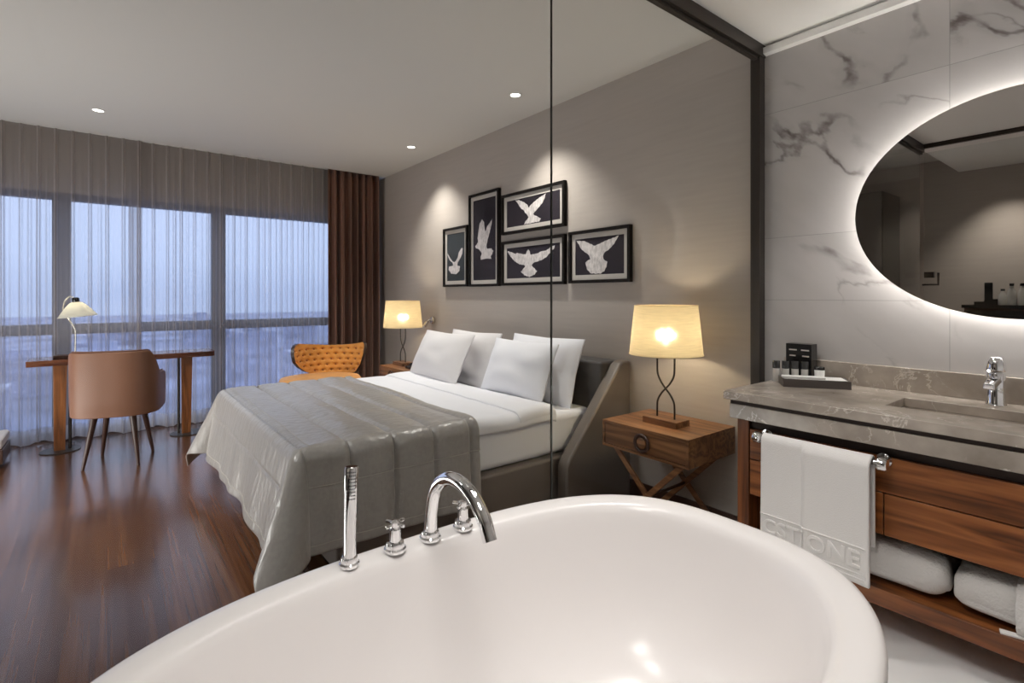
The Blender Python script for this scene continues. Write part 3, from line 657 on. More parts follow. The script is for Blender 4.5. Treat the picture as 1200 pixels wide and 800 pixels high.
# grey quilted bedspread draped over the foot of the bed
SX0, SX1, SY0, SY1, ST = .605, 1.535, 2.235, 4.125, .655
seams = [.64+.212*k for k in range(5)]
def drape(d, r=.06):
    if d <= 0: return 0, 0
    if d < r*PI/2: a = d/r; return r*math.sin(a), r*(1-math.cos(a))
    return r, r+(d-r*PI/2)
def spread(u, v):
    r = .06; drop_x, drop_y = .46, .47
    a = -(drop_x)+(SX1-SX0-r+drop_x)*u          # along the bed; a<0 hangs over the foot
    Ltop = SY1-SY0-2*r; b = -drop_y+(Ltop+2*drop_y)*v
    ex = max(0, -a); ey = 0; sy = -1
    if b < 0: ey = -b
    elif b > Ltop: ey = b-Ltop; sy = 1
    x = SX0+r+max(a, 0); y = SY0+r+min(max(b, 0), Ltop)
    nz = .008*N(a*4, b*3, 2)+.004*N(a*16, b*7, 6)
    if ex == 0 and ey == 0: z = ST+nz
    else:
        if ex > 0 and ey > 0:
            rad = (ex**3+ey**3)**(1/3); ph = math.atan2(ey, ex)
        else: rad = max(ex, ey); ph = 0 if ey == 0 else PI/2
        o_, dr = drape(rad, r)
        c2 = math.cos(ph)**2; fl = (.10*(1+.5*N(b*2.2, 3))*c2+.03*(1-c2))*max(0, rad-.09)/.5
        cn = math.sin(2*ph)
        fl += .17*cn*max(0, rad-.05)/.5
        fold = (.012*math.sin(b*17+2*N(b*2, 1))*c2**3+.018*N(a*6, 2)*(1-c2)**3)*smoothstep(.08, .5, rad)
        out = o_+fl+fold*.6
        x -= out*math.cos(ph); y += sy*out*math.sin(ph)
        z = ST+nz*.5-dr
        lim = .045-.0*cn
        if z < lim:
            ov = lim-z; z = lim-.03*min(1, ov/.1)*0+.004*N(a*9, b*9); x -= ov*.25*math.cos(ph); y += sy*ov*.25*math.sin(ph)
    xx_ = SX0+r+a; dq = min(abs(xx_-q) for q in seams)/.106
    if a > -.02 and dq < 1:
        pf = .013*math.sqrt(max(0, 1-(1-dq)**2))
        if ey == 0: z += pf-.009
        else: y += sy*(pf-.009)
    # quilting: shallow channels running across the bed
    for q in seams:
        g_ = math.exp(-((SX0+r+a-q)/.012)**2)
        if a > -.02:
            if ey == 0: z -= .014*g_
            else: y -= sy*.016*g_; z -= .004*g_
    g_ = math.exp(-((rad_of(ex)-.20)/.006)**2) if ex > 0 and ey == 0 else 0
    if g_: x += .006*g_
    if ey > 0 and ex == 0:
        g_ = math.exp(-((ey-.20)/.006)**2); y -= sy*.005*g_
    return (x, y, z)
def rad_of(e_): return e_
bsd = thing('bedspread', 'grey quilted satin bedspread draped over the foot of the bed', 'bedspread', (1.0, 3.3, .6))
obj('quilted_cover', MB().grid(spread, 190, 260), M['satin'], bsd, solid=.010, angle=180)
def seam_line(fn, n=120, r=.0022):
    pts = []
    for k in range(n+1):
        p = Vector(fn(k/n)); pts.append(p)
    return pts
LU = SX1-SX0-.06+.46; LV = SY1-SY0-.12+.94
def on_spread(a, b, lift=.006):
    u = (a+.46)/LU; v = (b+.47)/LV; e_ = .004
    p = Vector(spread(u, v)); pu = Vector(spread(min(1, u+e_), v)); pv = Vector(spread(u, min(1, v+e_)))
    n_ = (pu-p).cross(pv-p); n_ = n_.normalized() if n_.length > 1e-9 else Vector((0, 0, 1))
    if n_.z < -.3: n_ = -n_
    return p+n_*lift
Lt = SY1-SY0-.12
mb = MB()
for e_ in (.20, .42):
    mb.tube([on_spread(-e_, Lt*k/160) for k in range(161)], .003, 6)
mb.tube([on_spread(.02, Lt*k/160) for k in range(161)], .0018, 6)
for e_ in (.19, .43):
    mb.tube([on_spread(.88*k/120, -e_) for k in range(121)], .0018, 6)
obj('stitching', mb, M['thread'], bsd)

# pillows
def pillow(w_, h_, t_, seed):
    mb = MB()
    def f(sgn):
        def g_(u, v):
            a = 2*u-1; b = 2*v-1
            pin = 1-.06*(1-abs(a)**2)*0
            ey = w_/2*a*(1-.05*(1-a*a)*0-.045*(1-abs(b))*abs(a)); ez = h_/2*b*(1-.055*(1-abs(a))*abs(b))
            th = t_/2*((1-abs(a)**2.6)**.75)*((1-abs(b)**2.6)**.75)
            th *= 1+.25*N(a*1.6+seed, b*1.6, sgn)
            return (sgn*(th+.004), ey, ez)
        return g_
    mb.grid(f(-1), 40, 30); mb.grid(f(1), 40, 30)
    # closing strip
    def rim(k):
        u = k/160*4; s = int(u) % 4; q = u-int(u)
        return [(q, 0), (1, q), (1-q, 1), (0, 1-q)][s]
    mb.grid(lambda u, v: f(-1 if v < .5 else 1)(*rim(round(u*160) % 160)), 160, 2, close_u=True)
    return mb
def put_pillow(c, w_, h_, t_, tilt, label, mt, seed, roll=0, yaw=0):
    o = obj('pillow', pillow(w_, h_, t_, seed), mt, angle=180)
    o.location = c; o.rotation_euler = (math.radians(roll), math.radians(tilt), math.radians(yaw))
    return tag(o, label, 'pillow', 'pillows on the bed')
put_pillow((2.40, 2.73, .80), .74, .46, .17, 17, 'white pillow leaning on the headboard, nearest the bedside lamp in front', M['linen'], 3)
put_pillow((2.24, 2.79, .80), .68, .41, .18, 22, 'bright white pillow propped in front of another, nearer the glass', M['linen'], 8)
put_pillow((2.37, 3.58, .79), .72, .46, .17, 17, 'pale pillow half hidden behind the pillow on the window side', M['linen_shaded'], 12)
put_pillow((2.145, 3.68, .815), .75, .42, .18, 26, 'white pillow in a shaded tone propped in front, on the window side of the bed', M['linen_shaded'], 16)

# ------------------------------------------------------------------ nightstands and lamps
def make_nightstand(label):
    t = thing('nightstand', label, 'nightstand', (0, 0, 0), 'bedside tables')
    W_, D_, Z1, H = .555, .44, .60, .145    # local: front faces -x, width along y
    obj('box_body', MB().box(-D_/2, D_/2, -W_/2, W_/2, Z1-.014, Z1).box(-D_/2, D_/2, -W_/2, W_/2, Z1-H, Z1-H+.014).box(-D_/2, D_/2, -W_/2, -W_/2+.014, Z1-H+.014, Z1-.014).box(-D_/2, D_/2, W_/2-.014, W_/2, Z1-H+.014, Z1-.014).box(D_/2-.012, D_/2, -W_/2+.014, W_/2-.014, Z1-H+.014, Z1-.014), M['wood'], t, smooth=False)
    df = obj('drawer', MB().box(-D_/2+.004, D_/2-.014, -W_/2+.016, W_/2-.016, Z1-H+.016, Z1-.016), M['wood'], t, bevel=.002)
    rg = MB()
    n1, n2 = 36, 10; c = Vector((-D_/2-.006, 0, Z1-H/2-.003)); R_, r_ = .043, .009
    vs = [c+Vector((-r_*math.cos(2*PI*j/n2), (R_+r_*math.sin(2*PI*j/n2))*math.cos(2*PI*i/n1), (R_+r_*math.sin(2*PI*j/n2))*math.sin(2*PI*i/n1))) for i in range(n1) for j in range(n2)]
    rg.add(vs, [(i*n2+j, i*n2+(j+1) % n2, ((i+1) % n1)*n2+(j+1) % n2, ((i+1) % n1)*n2+j) for i in range(n1) for j in range(n2)])
    obj('ring_pull', rg, M['wood_dark'], df)
    obj('knob', MB().tube([(-D_/2+.004, 0, Z1-H/2-.003), (-D_/2-.010, 0, Z1-H/2-.003), (-D_/2-.014, 0, Z1-H/2-.003)], [.030, .030, .022], 24), M['wood'], df)
    for x in (-D_/2+.04, D_/2-.04):
        for s in (-1, 1):
            obj('crossed_leg', MB().bar((x+s*.007, s*.225, Z1-H), (x+s*.007, -s*.225, 0), .030, .014, up=(1, 0, 0)), M['wood'], t, bevel=.002)
    obj('stretcher', MB().tube([(-D_/2+.04, 0, .2275), (D_/2-.04, 0, .2275)], .009, 10), M['wood_dark'], t)
    return t
ns = make_nightstand('walnut nightstand with ring pull and crossed legs beside the vanity'); ns.location = (2.455, 1.722, 0)
n2_ = copy_tree(ns); n2_.location = (2.41, 4.70, 0); n2_['label'] = 'nightstand on the far side of the bed, near the brown curtain'

def make_lamp(label):
    t = thing('table_lamp', label, 'table lamp', (0, 0, 0), 'bedside lamps')
    obj('base', MB().box(-.062, .062, -.11, .11, 0, .034), M['wood'], t, bevel=.003)
    for s in (-1, 1):
        pts = catmull([(0, s*.056, .034), (0, s*.056, .09), (0, s*.052, .125), (0, s*.030, .165), (0, 0, .198), (0, -s*.030, .231), (0, -s*.052, .271), (0, -s*.056, .32), (0, -s*.056, .384)], 6)
        pts = [p+Vector((s*.004*math.exp(-((p.z-.198)/.04)**2)*1.2, 0, 0)) for p in pts]
        obj('curved_rod', MB().tube(pts, .0052, 10), M['bronze'], t)
    obj('cross_plate', MB().box(-.016, .016, -.075, .075, .380, .388).tube([(0, 0, .388), (0, 0, .435)], .012, 12), M['bronze'], t)
    prof_ = [(.198, .384), (.197, .388), (.170, .652), (.169, .656)]
    sh = MB().lathe(prof_, (0, 0, 0), 64)
    so = obj('lamp_shade', sh, M['shade'], t, angle=60)
    for r_, z in ((.198, .386), (.170, .654)):
        obj('shade_rim', MB().tube([(r_*math.cos(2*PI*k/48), r_*math.sin(2*PI*k/48), z) for k in range(49)], .0024, 6, cap=False), M['shade'], so)
    obj('bulb', MB().lathe([(.012, .43), (.014, .44), (.028, .468), (.030, .49), (.02, .513), (0, .52)], (0, 0, 0), 20), M['bulb'], t)
    return t
def lamp_light(loc, power=BULB):
    l = bpy.data.lights.new('lamp_bulb_light', 'POINT'); l.energy = power; l.color = (1, .80, .54); l.shadow_soft_size = .035
    o = bpy.data.objects.new('lamp_bulb_light', l); S.collection.objects.link(o); o.location = loc; return o
L1 = make_lamp('lit cream-shaded table lamp on the nightstand beside the vanity'); L1.location = (2.43, 1.712, .60)
L2 = copy_tree(L1); L2.location = (2.37, 4.81, .60); L2['label'] = 'lit cream-shaded table lamp on the nightstand near the brown curtain'
lamp_light((2.43, 1.712, 1.085)); lamp_light((2.37, 4.81, 1.085))
# bedside phone next to the far lamp
ph = thing('telephone', 'black telephone beside the far bedside lamp', 'telephone', (2.36, 4.54, .60))
obj('phone_base', MB().prism([(0, 0), (.16, 0), (.16, .045), (.0, .022)], lambda a, b, t: (2.28+a, 4.48 if t == 0 else 4.58, .60+b)), M['black_gloss'], ph, bevel=.004)
obj('handset', MB().tube([(2.30, 4.51, .64), (2.34, 4.51, .655), (2.39, 4.51, .662), (2.43, 4.51, .66)], [.016, .012, .012, .016], 12), M['black_gloss'], ph)
# reading light on the wall
rl = thing('reading_light', 'small chrome reading light on the wall beside the far lamp', 'wall lamp', (2.69, 4.76, 1.03))
obj('wall_plate', MB().tube([(2.70, 4.76, 1.05), (2.675, 4.76, 1.05), (2.668, 4.76, 1.05)], [.04, .04, .032], 24), M['nickel'], rl)
obj('arm', MB().tube(catmull([(2.67, 4.76, 1.05), (2.645, 4.76, 1.05), (2.63, 4.765, 1.04), (2.625, 4.775, 1.025)], 5), .010, 10), M['nickel'], rl)
obj('lamp_head', MB().tube([(2.628, 4.765, 1.04), (2.622, 4.78, 1.02), (2.612, 4.80, .99)], [.018, .022, .024], 18), M['nickel'], rl)

# ------------------------------------------------------------------ pictures of doves
def picture(label, y0, y1, z0, z1, corners, pts, dark):
    t = thing('dove_picture', label, 'picture', (2.69, (y0+y1)/2, (z0+z1)/2), 'framed dove pictures')
    fw, mw, xf = .022, .036, 2.668
    fr = MB()
    def rect_ring(mb, a0, a1, c0, c1, wd, x0_, x1_):
        mb.box(x0_, x1_, a0, a1, c1-wd, c1); mb.box(x0_, x1_, a0, a1, c0, c0+wd); mb.box(x0_, x1_, a0, a0+wd, c0+wd, c1-wd); mb.box(x0_, x1_, a1-wd, a1, c0+wd, c1-wd); return mb
    obj('frame', rect_ring(fr, y1, y0, z0, z1, fw, xf, 2.70), M['frame_black'], t, smooth=False)
    ib = fw+mw
    obj('mat_board', rect_ring(MB(), y1+fw, y0-fw, z0+fw, z1-fw, mw, 2.684, 2.69), M['mat_board'], t, smooth=False)
    pr = obj('print', MB().box(2.687, 2.69, y1+ib, y0-ib, z0+ib, z1-ib), M['print_grey' if dark == 1 else 'print_dark'], t, smooth=False)
    TL, BL, TR, BR = corners
    poly = []
    for px, py in pts:
        a = (px-TL[0])/(TR[0]-TL[0]); top = TL[1]+(TR[1]-TL[1])*a; bot = BL[1]+(BR[1]-BL[1])*a
        bq = (bot-py)/(bot-top); yy = y0+(y1-y0)*a; zz = z0+(z1-z0)*bq
        poly.append((min(max(yy, y1+ib+.004), y0-ib-.004), min(max(zz, z0+ib+.004), z1-ib-.004)))
    # feather fringe: notch the outline
    fine = []
    for k in range(len(poly)):
        p, q = Vector(poly[k]), Vector(poly[(k+1) % len(poly)]); n_ = max(1, int((q-p).length/.016))
        nr = Vector((-(q-p).y, (q-p).x)).normalized() if (q-p).length > 1e-6 else Vector((0, 0))
        for j in range(n_):
            fine.append(p.lerp(q, j/n_)+nr*(.0035 if (j % 2) else 0))
    mb = MB(); mb.prism([tuple(p) for p in fine], lambda a, b, tt: (2.687 if tt == 0 else 2.6863, a, b))
    obj('dove', mb, M['dove'], pr, smooth=False)
    obj('glazing', MB().box(2.680, 2.682, y1+fw, y0-fw, z0+fw, z1-fw), M['picture_glass'], t, smooth=False)
picture('small upright framed photo of a flying white dove, leftmost of the group', 4.524, 4.084, 1.395, 1.977, ((53, 370), (55, 728), (195, 343), (200, 725)),
        [(72, 492), (75, 520), (95, 555), (110, 573), (122, 568), (135, 545), (142, 510), (158, 484), (165, 490), (160, 525), (150, 550), (135, 575), (132, 592), (148, 600), (145, 630), (125, 650), (95, 645), (80, 620), (82, 600), (108, 595), (105, 580), (85, 560), (70, 530)], 1)
picture('tall narrow framed photo of a white dove with raised wings', 4.055, 3.585, 1.391, 2.245, ((208, 160), (215, 722), (395, 110), (398, 718)),
        [(288, 303), (300, 320), (303, 350), (308, 380), (320, 345), (352, 298), (345, 340), (335, 385), (325, 420), (315, 470), (318, 485), (345, 483), (357, 500), (350, 520), (340, 535), (345, 550), (318, 548), (280, 555), (278, 535), (285, 515), (268, 490), (250, 485), (243, 470), (255, 455), (262, 445), (258, 420), (265, 370), (272, 330)], 0)
picture('wide framed photo of a white dove landing, hung above another wide one', 3.542, 2.767, 1.828, 2.168, ((45, 172), (45, 432), (460, 62), (460, 372)),
        [(138, 183), (165, 195), (200, 208), (222, 225), (232, 245), (245, 225), (265, 205), (300, 175), (342, 148), (335, 180), (320, 215), (300, 240), (280, 265), (262, 285), (262, 290), (290, 305), (312, 318), (300, 340), (265, 345), (240, 358), (200, 357), (210, 335), (230, 310), (222, 295), (205, 280), (200, 265), (180, 255), (165, 235), (150, 210)], 0)
picture('wide framed photo of a white dove with spread wings, below the other wide one', 3.542, 2.767, 1.394, 1.768, ((45, 478), (45, 770), (470, 412), (470, 760)),
        [(80, 540), (90, 535), (120, 545), (145, 552), (155, 545), (185, 552), (215, 555), (222, 535), (232, 520), (242, 535), (246, 555), (290, 548), (320, 532), (335, 530), (360, 520), (385, 495), (405, 490), (400, 515), (375, 545), (350, 575), (320, 595), (290, 605), (265, 615), (255, 630), (275, 650), (292, 670), (275, 695), (240, 712), (205, 700), (180, 675), (195, 655), (212, 635), (205, 630), (170, 625), (135, 605), (105, 575)], 0)
picture('framed photo of a white dove with fanned tail, rightmost of the group', 2.722, 2.155, 1.398, 1.774, ((490, 415), (490, 755), (905, 355), (905, 740)),
        [(535, 460), (600, 470), (650, 490), (672, 500), (690, 490), (740, 465), (790, 445), (828, 425), (815, 455), (800, 485), (780, 510), (760, 530), (735, 545), (725, 570), (730, 590), (755, 605), (750, 640), (735, 670), (710, 690), (675, 695), (640, 685), (615, 660), (605, 615), (620, 600), (640, 590), (630, 565), (600, 545), (580, 530), (565, 510), (550, 485)], 0)

# ------------------------------------------------------------------ curtains
def curtain(x0, x1, z0, z1, yc, pitch, amp, seed, res=.010, nz=26, bottom_flare=.3, sharp=False):
    n_ = int((x1-x0)/res)
    def f(u, v):
        x = x0+(x1-x0)*u; z = z0+(z1-z0)*v; low = 1-v
        if sharp:       # flat cloth with narrow folds: pinch pleats at the top, more and softer folds lower down
            w1 = x/pitch+.12*N(x*2.1+seed, 0)+.10*low*N(x*3+seed, low*.8, 5); d1 = (w1-round(w1))*pitch
            a1 = amp*(1.0+.5*N(round(w1)*1.7+seed, 3))*(.75+.5*low)
            w2 = w1+.5+.12*N(x*5+seed, low*.6, 9); d2 = (w2-round(w2))*pitch
            a2 = amp*1.1*max(0, .45+N(round(w2)*2.3+seed, 8))*smoothstep(.02, .30, low)
            w3 = 2.9*x/pitch+.5*N(x*2+seed, low*.5, 2); d3 = (w3-round(w3))*pitch/2.9
            a3 = amp*.5*max(0, .2+N(round(w3)*1.3+seed, 4))*smoothstep(.05, .5, low)
            y = yc-a1*math.exp(-(d1/.0105)**2)-a2*math.exp(-(d2/.013)**2)-a3*math.exp(-(d3/.008)**2)
            y += .010*math.sin(2*PI*w1*.5+seed)*low
            return (x, y, z+.012*math.sin(PI*w1+seed)*max(0, 1-v*12))
        ph = 2*PI*(x/pitch)+1.9*N(x*2.2+seed, 0)+.7*low*N(x*4+seed, low*1.2, 5)
        a = amp*(1-.25*(1-low)+bottom_flare*low)*(1+.55*N(x*3.3+seed, 7))
        y = yc+a*math.sin(ph)+.35*a*math.sin(2.3*ph+seed)
        xx = x+.05*pitch*math.sin(2*ph)
        return (xx, y, z+.012*math.sin(ph*.5+seed)*max(0, 1-v*12))
    return MB().grid(f, n_, nz), f, n_
def sheer_thing(x0, x1, yc, seed, label):
    t = thing('sheer_curtain', label, 'curtain', ((x0+x1)/2, yc, 0), 'sheer window curtains')
    mb, f, n_ = curtain(x0, x1, .015, 2.80, yc, .118, .030, seed, res=.0045, sharp=True)
    obj('voile', mb, M['sheer'], t, angle=180)
    obj('hem', MB().grid(lambda u, v: (lambda p: (p[0], p[1]-.002, p[2]))(f(u, v*.045)), n_, 4), M['sheer_hem'], t, angle=180)
sheer_thing(-1.75, .27, 6.135, 1.0, 'grey-white sheer curtain behind the desk lamp, left half of the window')
sheer_thing(.16, 2.25, 6.16, 4.0, 'grey-white sheer curtain beside the brown curtain, right half of the window')
bc, f_, n_ = curtain(2.02, 2.66, .015, 2.80, 6.02, .088, .058, 9.0, res=.005, bottom_flare=.15)
tag(obj('brown_curtain', bc, M['brown_curtain'], angle=180, solid=.004), 'heavy brown satin curtain gathered in the corner by the window', 'curtain')
tag(obj('curtain_track', MB().box(-1.78, 2.68, 6.0, 6.18, 2.803, 2.815), M['white_metal'], smooth=False), 'white curtain track recessed in the ceiling above the curtains', 'curtain track')

# ------------------------------------------------------------------ desk, desk lamp, chairs
dk = thing('desk', 'narrow dark wood desk standing before the sheer curtains', 'desk', (.15, 5.8, 0))
dp = [(-.515, 5.668), (.79, 5.668), (.818, 5.70), (.818, 5.98), (.79, 6.01), (-.48, 6.01), (-.515, 5.98)]
obj('desk_top', MB().prism(dp, lambda a, b, t: (a, b, .728 if t == 0 else .775)), M['wood_desk'], dk, bevel=.003)
for x, rs in ((-.31, 1), (.595, -1)):
    lg = obj('leg', MB().prism([(-.040, 0), (.032, 0), (.045, .72), (-.045, .72)], lambda a, b, t: (x+a, 5.74 if t == 0 else 5.765, .008+b)), M['wood_leg_lit'], dk, bevel=.002)
    obj('leg_rod', MB().tube([(x+rs*.062, 5.79, .008), (x+rs*.062, 5.79, .728)], .012, 12), M['bronze'], lg)
    obj('leg_foot', MB().lathe([(.132, 0), (.135, .003), (.133, .008), (0, .009)], (x, 5.77, 0), 40, cap0=True), M['bronze'], lg)  # chrome foot, its dark reflection put in as a darker metal
dl = thing('desk_lamp', 'lit desk lamp with white glass shade and gooseneck on the desk', 'desk lamp', (-.225, 5.8, .775))
LX, LY = -.225, 5.80
obj('base', MB().box(LX-.13, LX+.11, LY-.06, LY+.06, .775, .805), M['wood_dark'], dl, bevel=.003)
obj('collar', MB().lathe([(.03, 0), (.03, .008), (.012, .014)], (LX+.01, LY, .805), 20, cap0=True), M['nickel'], dl)
pth = catmull([(LX+.01, LY, .81), (LX+.012, LY, .95), (LX+.008, LY, 1.02), (LX-.028, LY+.01, 1.09), (LX-.07, LY+.03, 1.17), (LX-.065, LY+.03, 1.25), (LX-.03, LY+.01, 1.30), (LX+.005, LY, 1.285)], 6)
obj('gooseneck', MB().tube(pth, .0065, 10), M['nickel'], dl)
tilt = Matrix.Translation((LX+.02, LY, 1.20)) @ Matrix.Rotation(math.radians(-6), 4, 'Y')
def tl(mb):
    mb.v = [tuple(tilt @ Vector(p)) for p in mb.v]; return mb
obj('socket', tl(MB().lathe([(.022, .045), (.026, .052), (.026, .085), (.018, .092), (0, .094)], (0, 0, 0), 20, cap0=True)), M['black_gloss'], dl)
obj('lamp_shade', tl(MB().lathe([(.135, -.072), (.130, -.066), (.105, -.030), (.072, .015), (.042, .046), (.022, .052)], (0, 0, 0), 40)), M['opal'], dl, angle=180, solid=.004)
obj('bulb', tl(MB().lathe([(.012, .04), (.022, .01), (.026, -.01), (.018, -.03), (0, -.036)], (0, 0, 0), 16)), M['bulb'], dl)
ll = lamp_light((LX+.02, LY, 1.185), 8); ll.data.color = (1, .92, .76); ll.data.shadow_soft_size = .026

ch = thing('desk_armchair', 'tan leather barrel armchair with tapered legs at the desk', 'chair', (.08, 5.14, 0))
R3 = Matrix.Translation((.08, 5.14, 0)) @ Matrix.Rotation(math.radians(-17), 4, 'Z')
def rt(mb):
    mb.v = [tuple(R3 @ Vector(p)) for p in mb.v]; return mb
def shell(u, v):
    th = (u-.5)*2*math.radians(118); at = abs(th)                     # 0 = middle of the back (local -y)
    top = .70+(.885-.70)*(1-smoothstep(math.radians(50), math.radians(80), at)); top -= .03*smoothstep(math.radians(95), math.radians(118), at)
    bot = .395+.02*smoothstep(1.2, 2, at)
    z = bot+(top-bot)*v
    n_ = 3.0; s, c = math.sin(th), math.cos(th)
    k = (abs(s/.270)**n_+abs(c/.26)**n_)**(-1/n_)
    lean = .06*(z-.4)*1.6-.035*math.exp(-((z-.395)/.07)**2)
    x = k*s*(1+lean*.25); y = -k*c*(1+lean)
    if c < 0: y = -k*c
    return (x, y, z)
obj('shell_back', rt(MB().grid(shell, 72, 24)), M['tan'], ch, solid=.040, angle=180, bevel=.012)
edge = [Vector(shell(k/80, 1))+Vector((0, 0, .004)) for k in range(81)]
obj('piping', rt(MB().tube(edge, .007, 8)), M['tan_seam'], ch)
def cushion(rx, ry, z0, z1, y_off, n_=3.0, x_off=0):
    m = MB()
    rings = [(.80, z0), (.95, z0+.008), (1.0, z0+.025), (1.0, z1-.03), (.96, z1-.010), (.82, z1), (.4, z1+.006)]
    vs = []
    for k_, z in rings:
        for i in range(48):
            th = 2*PI*i/48; c, s = math.cos(th), math.sin(th)
            vs.append((x_off+rx*k_*math.copysign(abs(c)**(2/n_), c), y_off+ry*k_*math.copysign(abs(s)**(2/n_), s), z))
    fs = [(i*48+k, i*48+(k+1) % 48, (i+1)*48+(k+1) % 48, (i+1)*48+k) for i in range(len(rings)-1) for k in range(48)]
    fs += [tuple(range(48))[::-1], tuple(range((len(rings)-1)*48, len(rings)*48))]
    return m.add(vs, fs)
obj('seat', rt(cushion(.25, .265, .385, .50, .03)), M['tan'], ch, angle=180)
for sx_, sy_ in ((-1, -1), (1, -1), (-1, 1), (1, 1)):
    obj('leg', rt(MB().tube([(sx_*.12, sy_*.13, .40), (sx_*.175, sy_*.195, 0)], [.024, .011], 14)), M['wood_dark'], ch)

# orange tufted lounge chair in the corner
oc = thing('lounge_chair', 'orange tufted lounge chair with curved wing back by the brown curtain', 'chair', (1.78, 5.15, 0))
OC = Matrix.Translation((1.78, 5.25, 0)) @ Matrix.Rotation(math.radians(-12), 4, 'Z')
def ot(mb):
    mb.v = [tuple(OC @ Vector(p)) for p in mb.v]; return mb
TOPP = [(0, .72), (.02, .88), (.06, .96), (.12, 1.0), (.3, .95), (.5, .90), (.7, .90), (.85, .94), (.96, 1.0), (.99, .97), (1, .87)]
BOTP = [(0, .70), (.02, .5), (.1, .33), (.2, .18), (.32, .06), (.45, 0), (.6, -.02), (.8, .0), (.88, .12), (.95, .35), (.99, .65), (1, .85)]
def interp(P, q):
    for (a, b), (c, d) in zip(P, P[1:]):
        if q <= c: return b+(d-b)*(q-a)/(c-a)
    return P[-1][1]
def oback(u, v, off=0.0, tuft=True):
    q = u if 0 < u < 1 else u
    q = .5-.5*math.cos(PI*u)*.35-.5*(1-2*u)*.65                      # more columns near the two tips
    th = (2*q-1)*math.radians(66)
    h = interp(BOTP, q)+(interp(TOPP, q)-interp(BOTP, q))*v; z = .470+.350*h
    R_ = .375+off+.10*(z-.6)
    if tuft:
        gu = (q*10); gv = (z-.470)/.056; row = math.floor(gv+.5); gx = gu+(.5 if row % 2 else 0)
        du = (gx-round(gx))*.9; dv_ = (gv-row)*1.0; R_ += .024*math.exp(-(du*du+dv_*dv_)/.045)*smoothstep(0, .06, min(q, 1-q))*smoothstep(0, .15, min(v, 1-v))
    return (R_*math.sin(th)*.95, R_*math.cos(th)-.14, z)
obj('tufted_back', ot(MB().grid(lambda u, v: oback(u, v), 150, 60)), M['orange'], oc, angle=180)
bt = MB()  # small discs added to carry the dark of the tufting dimples
for row in range(1, 6):
    for c_ in range(1, 10):
        q_ = (c_-(.5 if row % 2 else 0))/10; zt = .470+.056*row; lo, hi = .470+.350*interp(BOTP, q_), .470+.350*interp(TOPP, q_)
        if not (lo+.02 < zt < hi-.02): continue
        th = (2*q_-1)*math.radians(66); R_ = .375+.10*(zt-.6)+.018
        p_ = Vector((R_*math.sin(th)*.95, R_*math.cos(th)-.14, zt)); d_ = Vector((-math.sin(th), -math.cos(th), 0))
        bt.tube([p_, p_+d_*.006, p_+d_*.009], [.011, .009, .004], 8)
obj('dimple_discs', ot(bt), M['orange_dimple'], oc)
obj('outer_shell', ot(MB().grid(lambda u, v: oback(u, v, .035, False), 80, 24)), M['orange_dark'], oc, angle=180)
rimp = []
for k in range(160):
    u = k/160*2
    rimp.append((min(u, 1) if u <= 1 else 2-u, 1 if u <= 1 else 0))
def rimf(u, v):
    a, b = rimp[int(round(u*160)) % 160]
    p = Vector(oback(a, b, 0, False)); q = Vector(oback(a, b, .035, False)); return p.lerp(q, v)
obj('back_edge', ot(MB().grid(rimf, 160, 3, close_u=True)), M['orange_dark'], oc, angle=180)
obj('seat', ot(cushion(.38, .31, .39, .515, -.12, 2.4, -.10)), M['orange'], oc, angle=180)
obj('seat_shell', ot(cushion(.375, .305, .345, .405, -.12, 2.4, -.10)), M['orange_dark'], oc, angle=180)
for sx_, sy_ in ((-1, -1), (1, -1), (-1, 1), (1, 1)):
    obj('leg', ot(MB().tube([(sx_*.2, -.05+sy_*.16, .335), (sx_*.27, -.05+sy_*.22, 0)], [.018, .010], 12)), M['wood_dark'], oc)
obj('back_support', ot(MB().bar((0, .18, .36), (0, .325, .60), .10, .02, up=(0, 1, 0))), M['orange_dark'], oc)

# low bench at the left
bn = thing('low_bench', 'low dark bench with pale cushion at the left edge near the window', 'bench', (-.98, 5.55, 0))
obj('frame', MB().box(-1.35, -.615, 5.40, 5.80, .04, .15).box(-1.30, -.66, 5.44, 5.76, 0, .04), M['wood_dark'], bn, bevel=.004)
obj('cushion', MB().box(-1.345, -.62, 5.405, 5.795, .15, .23), M['linen_shaded'], bn, bevel=.02, bseg=3)

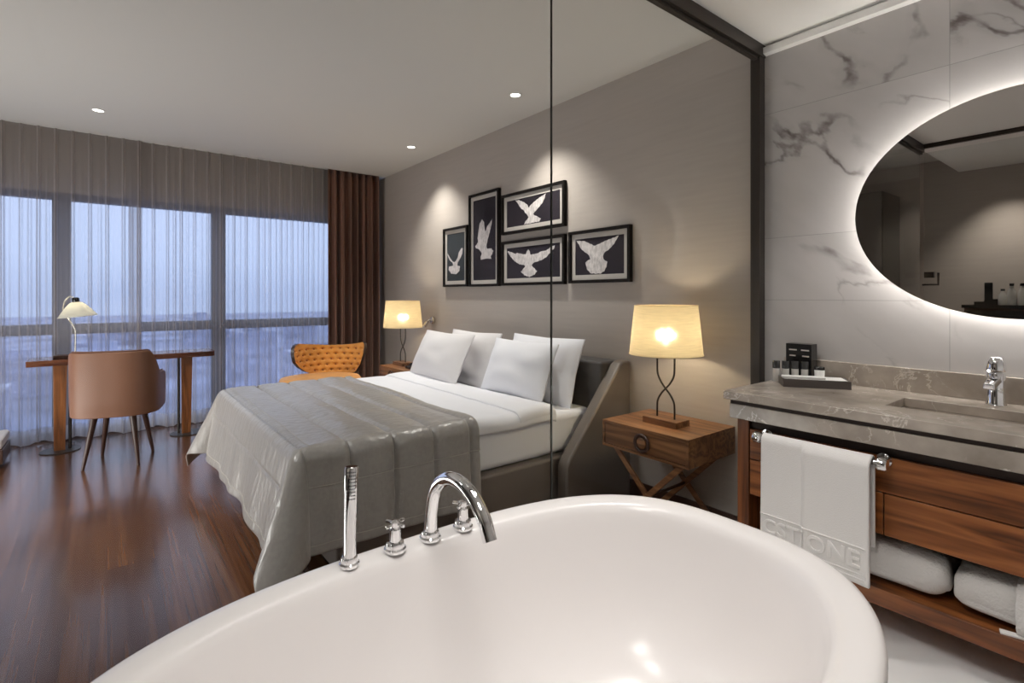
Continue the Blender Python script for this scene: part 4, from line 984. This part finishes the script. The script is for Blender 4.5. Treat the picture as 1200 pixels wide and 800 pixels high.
# ------------------------------------------------------------------ ceiling downlights
for x, y, lab in ((-.055, 5.188, 'small round ceiling downlight above the desk chair'), (2.328, 2.919, 'small round ceiling downlight nearest the glass joint'), (2.343, 4.573, 'small round ceiling downlight above the far side of the headboard wall')):
    t = thing('downlight', lab, 'ceiling light', (x, y, ZC), 'ceiling downlights')
    obj('trim_ring', MB().lathe([(.045, 0), (.045, -.004), (.038, -.006), (.034, -.002), (.034, 0)], (x, y, ZC), 32), M['white_metal'], t)
    obj('lens', MB().lathe([(0, -.0015), (.034, -.0015)], (x, y, ZC), 32), M['down_led'], t)
    tgt = (x+.10, y, 0) if x > 1 else (x, y, 0)
    spot_light('downlight_beam', (x, y, ZC-.03), DOWN if x > 1 else DOWN*.5, 100 if x > 1 else 95, .85, target=tgt)

# ------------------------------------------------------------------ what the mirror shows of the entrance side
wr = thing('wardrobe', 'dark grey-brown wardrobe seen in the mirror through the glass', 'wardrobe', (-1.5, 2.5, 0))
obj('carcass', MB().box(X0+.01, -1.22, 1.86, 3.3, 0, 2.42), M['door_paint'], wr, smooth=False)
for k in range(2): obj('door', MB().box(-1.22, -1.20, 1.865+k*.72, 2.575+k*.72, .06, 2.415), M['door_paint'], wr, bevel=.002)
mc = thing('minibar_cabinet', 'dark minibar cabinet with glass front, seen in the mirror', 'cabinet', (-1.5, .7, 0))
obj('carcass', MB().box(X0+.01, -1.22, .2, 1.20, 0, 1.19), M['wood_dark'], mc, smooth=False)
obj('top', MB().box(X0+.01, -1.2, .18, 1.217, 1.19, 1.22), M['black_gloss'], mc, bevel=.002)
for k in range(2): obj('door', MB().box(-1.22, -1.205, .21+k*.495, .70+k*.49, .75, 1.17), M['black_gloss'], mc, bevel=.002)
tag(obj('minibar_tray', MB().box(-1.66, -1.34, .86, 1.15, 1.22, 1.25).box(-1.64, -1.36, .88, 1.08, 1.25, 1.275), M['black_gloss'], bevel=.003), 'black tray on the minibar cabinet, reflected in the mirror', 'tray')
tag(obj('menu_holder', MB().obox((-1.5, 1.07, 1.355), (.3, 1), .03, .012, .08), M['black_gloss'], bevel=.002), 'upright black menu holder on the minibar tray in the mirror', 'menu holder')
for k, (y, h) in enumerate(((.935, .15), (.875, .20), (.805, .20))):
    c = (-1.27, y, 1.22)
    b = thing('minibar_bottle', ['short bottle on the minibar nearest the menu holder, in the mirror', 'middle clear bottle on the minibar in the mirror', 'bottle at the right edge of the mirror on the minibar'][k], 'bottle', c, 'minibar bottles')
    obj('bottle_body', MB().lathe([(.030, 0), (.034, .005), (.034, h*.6), (.014, h*.8), (.013, h*.88)], c, 20, cap0=True, cap1=True), M['bottle_clear'], b)
    obj('bottle_cap', MB().lathe([(.016, h*.88), (.016, h), (.0, h)], c, 16, cap0=True), M['bottle_dark'], b)
